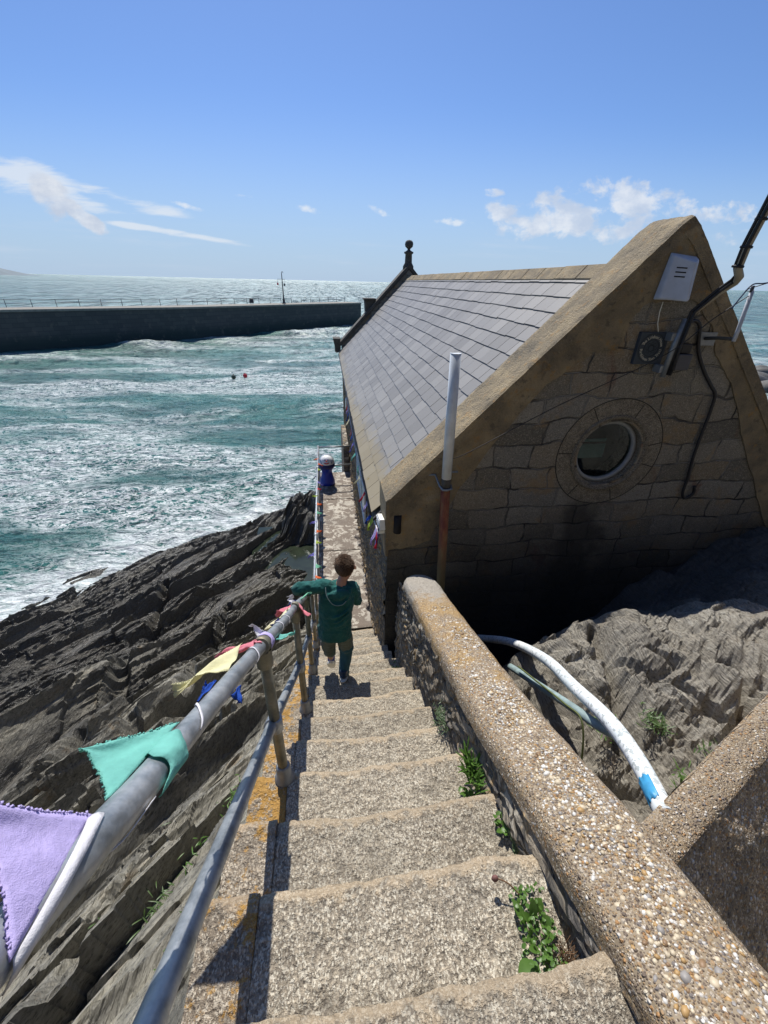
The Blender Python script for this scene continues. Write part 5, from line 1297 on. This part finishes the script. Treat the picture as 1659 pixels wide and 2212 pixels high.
MB().tube([dome(a, .615 + .09 * abs(a) ** 1.6) for a in np.linspace(-.36, .36, 11)], [.004, .009, .012, .014, .015, .015, .015, .014, .012, .009, .004], 6).build('mouth', M_red, dr)
mb = MB()
for s in (-1, 1): mb.tube([dome(s * (.62 + .1 * k_), .60 + .022 * k_) for k_ in range(5)], .006, 6)
mb.build('cheek_lines', M_nv, dr)

# ------------------------------------------------------------------ plants
M_leaf = None
def leafmat(name, c1, c2):
    m, t, p = mat(name); P = t.pos(); c = t.mix(t.noise(P, 45, 3), c1, c2)
    t.put(p.inputs['Base Color'], c); p.inputs['Roughness'].default_value = .42
    tl = t.node('ShaderNodeBsdfTranslucent', {'Color': c}); ms = t.node('ShaderNodeMixShader', {0: .3, 1: p.outputs[0], 2: tl.outputs[0]})
    t.l.new(ms.outputs[0], m.node_tree.nodes['Material Output'].inputs[0]); return m
ML1 = leafmat('fresh_leaf', (.055, .13, .018), (.135, .25, .05)); ML2 = leafmat('dull_leaf', (.05, .10, .025), (.12, .19, .06)); M_dry = simple('dry_stalks', (.16, .09, .045), .9, 0, .3, 60); M_sage = leafmat('grey_leaf', (.08, .13, .06), (.16, .22, .12))
def leaf(mb, c, d, L, W, cup=.2, n=6, bend=.4):
    c = Vector(c); d = Vector(d).normalized(); s = d.cross(Vector((0, 0, 1)))
    s = s.normalized() if s.length > .05 else Vector((1, 0, 0)); up = s.cross(d)
    vs = []
    for i in range(n + 1):
        x = i / n; w_ = W * sin(pi * min(x * .92 + .06, 1)) ** .8
        q = c + d * L * x - up * 0 + Vector((0, 0, -1)) * bend * L * x * x * .6
        for v_ in (-1, 0, 1): vs.append(q + s * w_ * v_ + up * (abs(v_) * cup * w_))
    fs = [(i * 3 + k, i * 3 + k + 1, (i + 1) * 3 + k + 1, (i + 1) * 3 + k) for i in range(n) for k in range(2)]
    mb.add(vs, fs, True)
def clump(name, label, cat, c, nl, L, W, m, spread=1., lift=.7, r_=.03, ext=(1, 1), seed=0, bend=.4, group=None, dry=0):
    rr = random.Random(seed); mb = MB(); c = Vector(c)
    for i in range(nl):
        a = rr.uniform(0, 2 * pi); q = c + Vector((rr.gauss(0, r_) * ext[0], rr.gauss(0, r_) * ext[1], rr.uniform(0, r_ * .8)))
        q.x = min(q.x, .555) if c.x < .6 and c.x > 0 else q.x
        k = rr.uniform(.5, 1.15)
        leaf(mb, q, (cos(a) * spread, sin(a) * spread, lift * rr.uniform(.4, 1.4)), L * k, W * rr.uniform(.7, 1.2), .25, 6, bend)
    o = thing(name, label, cat, c, group); mb.build('leaves', m, o, fix=False)
    if dry:
        mb = MB()
        for i in range(dry):
            a = rr.uniform(0, 2 * pi); q = c + Vector((rr.gauss(.015, .016), rr.gauss(-.03, .02), -.01)); mb.tube([q, q + Vector((cos(a) * .012, sin(a) * .012, .03)), q + Vector((cos(a) * .03, sin(a) * .03, .04))], .0009, 4, False)
        mb.build('dead_stalks', M_dry, o, fix=False)
    return o
# big broad-leaved plant by the near step
zt1 = -1.276 - .203
bp = thing('broadleaf_plant', 'broad-leaved green plant growing from the nearest step corner', 'plant', (.47, .30, zt1))
mb = MB(); rr = random.Random(9)
for (x, y, dx, dy, dz, L, W) in [(.43, .285, -1, -.5, .25, .062, .024), (.445, .37, -.5, 1, .8, .075, .014), (.47, .37, .1, .7, 1.2, .085, .014), (.465, .365, -.6, .5, .9, .06, .012), (.50, .36, .5, .2, 1, .045, .017), (.49, .33, .4, -.2, 1, .05, .015), (.45, .34, -.2, .3, 1, .04, .015), (.46, .31, -.8, 0, .6, .045, .011), (.44, .28, -.5, -1, .3, .04, .012), (.50, .39, .2, .8, .9, .045, .015), (.475, .30, .2, -.6, .8, .04, .011)]:
    leaf(mb, (x, y, zt1 + .02), (dx, dy, dz), L, W, .18, 8, .35)
for i in range(230):
    a = rr.uniform(0, 2 * pi); q = (min(.53, rr.gauss(.475, .028)), rr.uniform(.25, .46), zt1 + rr.uniform(.0, .045)); leaf(mb, q, (cos(a), sin(a), rr.uniform(.3, 1.2)), rr.uniform(.009, .020), rr.uniform(.004, .007), .2, 4)
mb.v = [(.478 + (v[0] - .478) * .82, .33 + (v[1] - .33) * .82, zt1 + (v[2] - zt1) * .85) for v in mb.v]
mb.build('leaves', ML1, bp, fix=False)
mb = MB()
for i in range(90):
    q = Vector((rr.gauss(.525, .012), rr.gauss(.275, .022), zt1 - .0)); a = rr.uniform(0, 6.3); mb.tube([q, q + Vector((cos(a) * .01, sin(a) * .01, .035)), q + Vector((cos(a) * .028, sin(a) * .028, .05))], .0009, 4, False)
mb.build('dead_stalks', M_dry, bp, fix=False)
sh = thing('seed_head', 'dried brown seed head on a bent stalk beside the near plant', 'seed head', (.40, .44, zt1 + .05))
MB().tube(smooth_path([(.465, .40, zt1 + .01), (.45, .42, zt1 + .035), (.425, .44, zt1 + .05), (.40, .45, zt1 + .055)], 5), .0018, 6).build('stalk', M_dry, sh); MB().ball((.395, .452, zt1 + .052), (.010, .008, .010), 10, 7).build('pod', simple('brown_pod', (.16, .07, .06), .7), sh)
clump('grass_tuft', 'spiky green grass tuft at the wall foot, fourth step', 'plant', (.525, .915, -1.80), 120, .10, .0045, ML1, .55, 1.1, .020, (.7, 2.0), 3, .35, 'plants in the angle of steps and parapet')
clump('leafy_weed', 'broad leaves at the base of the spiky grass tuft', 'plant', (.50, .845, -1.86), 16, .055, .009, ML1, 1., .6, .018, (1, 1.2), 4)
clump('thrift_cushion', 'small grey-green cushion plant against the parapet, sixth step', 'plant', (.530, 1.33, -2.04), 260, .035, .0022, M_sage, .9, .9, .022, (.9, 1.5), 5)
clump('small_weed', 'tiny weed against the wall between the two big plants', 'plant', (.535, .66, -1.66), 14, .035, .008, ML1, .8, .9, .01, (.8, 2), 6)
clump('small_weed', 'thin pale sprig at the wall foot just beyond the nearest plant', 'plant', (.535, .56, -1.62), 26, .04, .003, M_sage, .6, 1., .012, (.6, 2), 7)
clump('small_weed', 'tiny green weed far down the steps by the parapet end', 'plant', (.49, 2.50, -3.06), 40, .03, .005, ML1, .8, .9, .02, (1, 1.5), 8)
gz = lambda x, y: float(hL(x, y))
rr = random.Random(21)
for i, (x, y, nm) in enumerate([(-.62, .42, 'far left foot of the picture'), (-.56, .60, 'left of the lower rail'), (-.50, .50, 'tight against the stair stones'), (-.75, .75, 'in a rock cleft'), (-.66, .95, 'beside a dark rock cleft'), (-1.0, .75, 'near the bottom left corner'), (-.60, 1.30, 'under the teal pennant'), (-.9, 1.25, 'on a slab in the middle of the slope')]):
    clump('rock_grass', 'green tuft on the slate rocks ' + nm, 'plant', (x, y, gz(x, y) - .04), 80, .055, .0028, [ML1, ML2][i % 2], .9, .8, .03, (1, 1.6), 40 + i, .4, 'tufts growing on the slate slope', 12)
for i, (x, y, z, nm) in enumerate([(1.62, 1.15, -2.00, 'on the lit outcrop below its dark crack'), (1.55, .82, -1.98, 'beside the hollow near the side wall'), (1.75, .90, -1.95, 'furthest right on the outcrop'), (1.42, 1.22, -2.1, 'low beside the white pipe')]):
    clump('outcrop_plant', 'green succulent clump ' + nm, 'plant', (x, y, z), 110, .05, .003, [ML2, ML1][i % 2], .9, .7, .035, (1, 1.2), 70 + i, .3, 'plants on the grey outcrop')

# ------------------------------------------------------------------ child
M_skin = simple('skin', (.50, .26, .17), .5, 0, .05, 30)
def knit(name, col):
    m, t, p = mat(name); P = t.pos(); a = t.noise(P, 18, 4); b = t.noise(t.mp(P, (1, 1, 2.4)), 320, 2)
    k = t.lin(a, .3, .7, .85, 1.12); c = t.mix(1., col, t.node('ShaderNodeCombineColor', {0: k, 1: k, 2: k}).outputs[0], 'MULTIPLY')
    t.put(p.inputs['Base Color'], c); p.inputs['Roughness'].default_value = .95; p.inputs['Specular IOR Level'].default_value = .1
    p.inputs['Sheen Weight'].default_value = .15
    t.put(p.inputs['Normal'], t.bump(t.math('ADD', b, t.math('MULTIPLY', a, 1.5)), .8, .004)); return m
M_hood = knit('teal_green_fleece', (.022, .115, .105)); M_trou = knit('sage_trousers', (.13, .155, .125)); M_legb = knit('blue_trouser_leg', (.045, .125, .155))  # right lower leg knit is bluer than the trousers
def hairm():
    m, t, p = mat('brown_hair'); P = t.pos(); n = t.noise(t.mp(P, (1, 1, .35)), 170, 4, .7); b = t.noise(P, 16, 3)
    c = t.ramp(n, [(.35, (.045, .022, .011)), (.55, (.13, .07, .035)), (.7, (.33, .20, .10))]); c = t.mix(t.math('MULTIPLY', b, .5), c, (.17, .095, .045))
    t.put(p.inputs['Base Color'], c); p.inputs['Roughness'].default_value = .55; t.put(p.inputs['Normal'], t.bump(n, 1., .006)); return m
M_hair = hairm()
def remesh(o, vox, smooth=6, folds=None):
    r_ = o.modifiers.new('join', 'REMESH'); r_.mode = 'VOXEL'; r_.voxel_size = vox; r_.use_smooth_shade = True
    s_ = o.modifiers.new('soft', 'SMOOTH'); s_.factor = .5; s_.iterations = smooth
    if folds:
        tx = bpy.data.textures.new('folds', 'CLOUDS'); tx.noise_scale = folds[1]; tx.noise_depth = 2
        d_ = o.modifiers.new('folds', 'DISPLACE'); d_.texture = tx; d_.strength = folds[0]; d_.mid_level = .5; d_.texture_coords = 'GLOBAL'
    return o
def limb(mb, pts, rad, n=16):
    mb.tube(smooth_path(pts, 5), [float(v) for v in np.interp(np.linspace(0, len(pts) - 1, (len(pts) - 1) * 5 + 1), range(len(pts)), rad)], n)
    for p_, r_ in ((pts[0], rad[0]), (pts[-1], rad[-1])): mb.ball(p_, r_ * .98, 14, 10)
ch = thing('person', 'child in a teal green hooded top walking down the steps, holding the rail', 'person', (0, 2.42, -2.9))
HC = Vector((.062, 2.515, -1.868)); HM = Matrix.Rotation(radians(-20), 3, 'Y') @ Matrix.Rotation(radians(16), 3, 'X') @ Matrix.Rotation(radians(-14), 3, 'Z')
sk = MB()
sk.ball(HC, (.066, .080, .088), 28, 20, HM)                                   # skull
sk.ball(HC + HM @ Vector((0, .028, -.045)), (.050, .055, .055), 20, 14, HM)    # jaw and face
for s in (-1, 1):
    ec = HC + HM @ Vector((s * .068, -.002, -.022)); sk.ball(ec, (.012, .018, .027), 14, 10, HM @ Matrix.Rotation(radians(s * 22), 3, 'Z'))
    sk.ball(HC + HM @ Vector((s * .025, .072, -.008)), (.014, .010, .009), 10, 8, HM)
    sk.ball(HC + HM @ Vector((s * .034, .062, -.040)), (.018, .016, .018), 10, 8, HM)
sk.tube([HC + HM @ Vector((0, .078, -.005)), HC + HM @ Vector((0, .096, -.034))], [.006, .011], 10); sk.ball(HC + HM @ Vector((0, .094, -.036)), .011, 10, 8)
for dz_ in (-.057, -.068): sk.tube([HC + HM @ Vector((-.020, .074, dz_)), HC + HM @ Vector((0, .082, dz_)), HC + HM @ Vector((.020, .074, dz_))], .005, 8)
limb(sk, [HC + HM @ Vector((0, -.016, -.055)), (.038, 2.475, -1.965), (.025, 2.455, -2.02)], [.040, .037, .044])
sk.ball((0, 2.45, -2.13), (.088, .062, .12), 20, 14); sk.ball((-.02, 2.43, -2.32), (.080, .060, .12), 20, 14); sk.ball((-.03, 2.42, -2.43), (.088, .068, .07), 20, 14)
SHL, EL, HA = Vector((-.105, 2.46, -2.005)), Vector((-.295, 2.43, -1.985)), Vector((-.232, 2.73, -2.30))
limb(sk, [SHL, (SHL + EL) / 2, EL, (EL + HA) / 2, HA], [.036, .032, .027, .024, .017])
SHR, ER, HB = Vector((.112, 2.465, -2.04)), Vector((.145, 2.50, -2.20)), Vector((.10, 2.64, -2.25))
limb(sk, [SHR, (SHR + ER) / 2, ER, (ER + HB) / 2, HB], [.036, .031, .026, .023, .017])
for (hp, kn, an) in (((-.075, 2.42, -2.46), (-.088, 2.505, -2.66), (-.085, 2.545, -2.86)), ((.03, 2.42, -2.46), (.046, 2.475, -2.665), (.018, 2.36, -2.85))):
    limb(sk, [hp, (Vector(hp) + Vector(kn)) / 2, kn, (Vector(kn) + Vector(an)) / 2, an], [.058, .050, .040, .036, .026])
# left hand curled over the rail
def hand(c, d, nrm_, sx_):
    d = d.normalized(); nrm_ = nrm_.normalized(); s = d.cross(nrm_).normalized()
    M3 = Matrix((s, d, nrm_)).transposed()
    sk.ball(c + d * .020, (.026, .032, .012), 16, 10, M3)
    for k, (o_, L) in enumerate(((-.020, .040), (-.007, .046), (.007, .043), (.019, .034))):
        b0 = c + d * .042 + s * o_
        sk.tube([b0, b0 + d * L * .38 - nrm_ * .003, b0 + d * L * .62 - nrm_ * .016, b0 + d * L * .55 - nrm_ * .034], [.0072, .0068, .0062, .0054], 8)
    b0 = c + d * .008 + s * .022 * sx_
    sk.tube([b0, b0 + s * .014 * sx_ + d * .012 - nrm_ * .006, b0 + s * .018 * sx_ + d * .026 - nrm_ * .018], [.009, .008, .006], 8)
rl = rp(2.79); hc_ = rl + Vector((.030, -.03, .026))
hand(hc_, Vector((-.55, .45, -.10)), Vector((.35, .1, .9)), 1)
limb(sk, [HA, hc_], [.017, .016])
hand(HB, Vector((-.2, .8, -.4)), Vector((.6, .2, .7)), -1)
body = remesh(sk.build('body', M_skin, ch), .0042, 4)
# hair : cap plus tufts
hb_ = MB(); hb_.ball(HC + HM @ Vector((0, -.008, .016)), (.071, .083, .081), 26, 18, HM)
rr = random.Random(2)
for i in range(2400):
    a = rr.uniform(0, 2 * pi); z = rr.uniform(-.35, 1.)
    n_ = Vector((cos(a) * math.sqrt(1 - z * z), sin(a) * math.sqrt(1 - z * z), z))
    if n_.y > .35 and n_.z < .35: continue
    q = HC + HM @ Vector((n_.x * .070, n_.y * .080 - .010, n_.z * .080 + .016))
    fl_ = HM @ (n_ * .35 + Vector((.75 + .3 * sin(a * 2 + 1), .35 * cos(a * 1.5), -.25 + .35 * z)) * .8).normalized() * rr.uniform(.010, .026) * (.45 + .55 * max(0, n_.z + .25))
    hb_.tube([q, q + fl_ * .6 + n_ * .002, q + fl_], [.0022, .0016, .0004], 4, False)
for i in range(60):      # tousled crown
    a = rr.uniform(0, 2 * pi); z = rr.uniform(.45, 1.); n_ = Vector((cos(a) * math.sqrt(1 - z * z), sin(a) * math.sqrt(1 - z * z), z))
    q = HC + HM @ Vector((n_.x * .068, n_.y * .080 - .008, n_.z * .079 + .016)); fl_ = HM @ (n_ * .9 + Vector((rr.uniform(-.2, 1.), rr.uniform(-.5, .6), 0))).normalized() * rr.uniform(.012, .022)
    hb_.tube([q - n_ * .004, q + fl_ * .5 + n_ * .002, q + fl_], [.0034, .0022, .0004], 5, False)
hair = hb_.build('hair', M_hair, ch, fix=False)
# nape trimmed shorter
# hooded top
tb = MB()
secs = [(-.034, 2.392, -2.440, .132, .090), (-.034, 2.396, -2.40, .130, .092), (-.030, 2.405, -2.30, .127, .088), (-.022, 2.418, -2.20, .129, .084), (-.010, 2.43, -2.12, .133, .082), (.002, 2.445, -2.055, .124, .074), (.012, 2.455, -2.01, .100, .062), (.022, 2.462, -1.985, .066, .050)]
n = 32; vs = []
for (x, y, z, a, b) in secs:
    for k in range(n):
        an = 2 * pi * k / n; ca, sa = cos(an), sin(an)
        vs.append((x + a * math.copysign(abs(ca) ** .85, ca), y + b * math.copysign(abs(sa) ** .85, sa) + .10 * (z + 2.2) * .0, z + .10 * a * ca * (1 if z > -2.1 else .2) * -1.0))
fs = [(i * n + k, i * n + (k + 1) % n, (i + 1) * n + (k + 1) % n, (i + 1) * n + k) for i in range(len(secs) - 1) for k in range(n)] + [tuple(range(n))[::-1], tuple((len(secs) - 1) * n + k for k in range(n))]
tb.add(vs, fs, True)
limb(tb, [SHL + Vector((.045, 0, -.02)), SHL + Vector((0, 0, .002)), (SHL + EL) / 2 + Vector((0, 0, -.002)), EL, (EL * .45 + HA * .55), HA * .85 + EL * .15], [.060, .056, .050, .045, .038, .030])
limb(tb, [SHR + Vector((-.045, 0, -.02)), SHR, (SHR + ER) / 2, ER, (ER + HB) / 2, HB * .85 + ER * .15], [.058, .054, .047, .042, .036, .029])
# hood lying on the back
tb.ball((.012, 2.392, -2.055), (.088, .042, .072), 20, 14, Matrix.Rotation(radians(18), 3, 'X'))
tb.tube(smooth_path([(-.085, 2.43, -1.985), (-.074, 2.385, -2.03), (-.03, 2.352, -2.085), (.03, 2.348, -2.085), (.078, 2.375, -2.045), (.095, 2.42, -2.0)], 5), .015, 10)
for (za, zb_, s) in ((-2.16, -2.21, 1), (-2.20, -2.26, 1), (-2.25, -2.30, 1), (-2.33, -2.30, -1)):      # cloth folds across the back
    tb.tube(smooth_path([(.088, 2.37, za + .02), (.05, 2.334, za), (0., 2.322, (za + zb_) / 2 - .004), (-.06, 2.332, zb_)], 4), [.004, .006, .008, .009, .009, .009, .009, .009, .009, .008, .007, .006, .004][:13], 8)
hood_top = remesh(tb.build('hooded_top', M_hood, ch), .005, 4, (.022, .045))
MB().tube(smooth_path([(-.088, 2.415, -1.978), (-.080, 2.366, -2.026), (-.036, 2.334, -2.078), (.025, 2.328, -2.082), (.060, 2.345, -2.062)], 6), .0026, 8).build('hood_trim', simple('pale_hood_lining', (.20, .27, .27), .9), ch)
# trousers
tr = MB()
tr.ball((-.028, 2.415, -2.44), (.106, .078, .07), 22, 14)
limb(tr, [(-.082, 2.415, -2.46), (-.092, 2.46, -2.56), (-.096, 2.50, -2.66), (-.092, 2.525, -2.74), (-.086, 2.55, -2.80)], [.066, .063, .059, .054, .048])
limb(tr, [(.032, 2.41, -2.46), (.042, 2.44, -2.56), (.050, 2.462, -2.655)], [.068, .064, .060])
remesh(tr.build('trousers', M_trou, ch), .005, 3, (.020, .04))
tl_ = MB(); limb(tl_, [(.050, 2.462, -2.665), (.044, 2.435, -2.735), (.030, 2.395, -2.80), (.022, 2.372, -2.862)], [.058, .052, .046, .044])
tl_.tube([(.050, 2.460, -2.640), (.049, 2.452, -2.672)], .063, 16)
remesh(tl_.build('lower_leg', M_legb, ch), .0055, 4, (.008, .04))['label'] = 'blue lower trouser leg'
# shoes
def shoe(c, d, upv, dark, name='shoe'):
    d = Vector(d).normalized(); upv = Vector(upv).normalized(); s = d.cross(upv).normalized(); upv = s.cross(d)
    M3 = Matrix((s, d, upv)).transposed(); c = Vector(c); mb = MB()
    mb.ball(c + d * .028, (.036, .062, .028), 18, 12, M3); mb.ball(c - d * .035 + upv * .006, (.032, .040, .036), 16, 12, M3); mb.tube([c - d * .03 + upv * .01, c - d * .03 + upv * .055], [.034, .032], 14)
    o = remesh(mb.build(name, dark, ch), .0045, 3)
    sb_ = MB(); out_ = []
    for k in range(28):
        a = 2 * pi * k / 28; out_.append((.037 * cos(a) * (1 - .10 * sin(a)), .094 * sin(a)))
    vs = [c + M3 @ Vector((x, y, -.018)) for x, y in out_] + [c + M3 @ Vector((x * .96, y * .98, -.036)) for x, y in out_]
    sb_.add(vs, [tuple(range(28)), tuple(range(55, 27, -1))] + [(k, (k + 1) % 28, (k + 1) % 28 + 28, k + 28) for k in range(28)]); sb_.build('sole', M_cream, o)
shoe((.024, 2.385, -2.90 + .040), (.12, 1, 0), (0, 0, 1), simple('blue_shoe', (.02, .045, .09), .4))
shoe((-.082, 2.59, -2.965), (.05, .45, -.90), (.05, .88, .47), M_nv)

# let the stairs carry no stray sub-objects at top level
for o in list(bpy.data.objects):
    if o.type == 'MESH' and not o.data.polygons and not o.data.vertices: bpy.data.objects.remove(o)
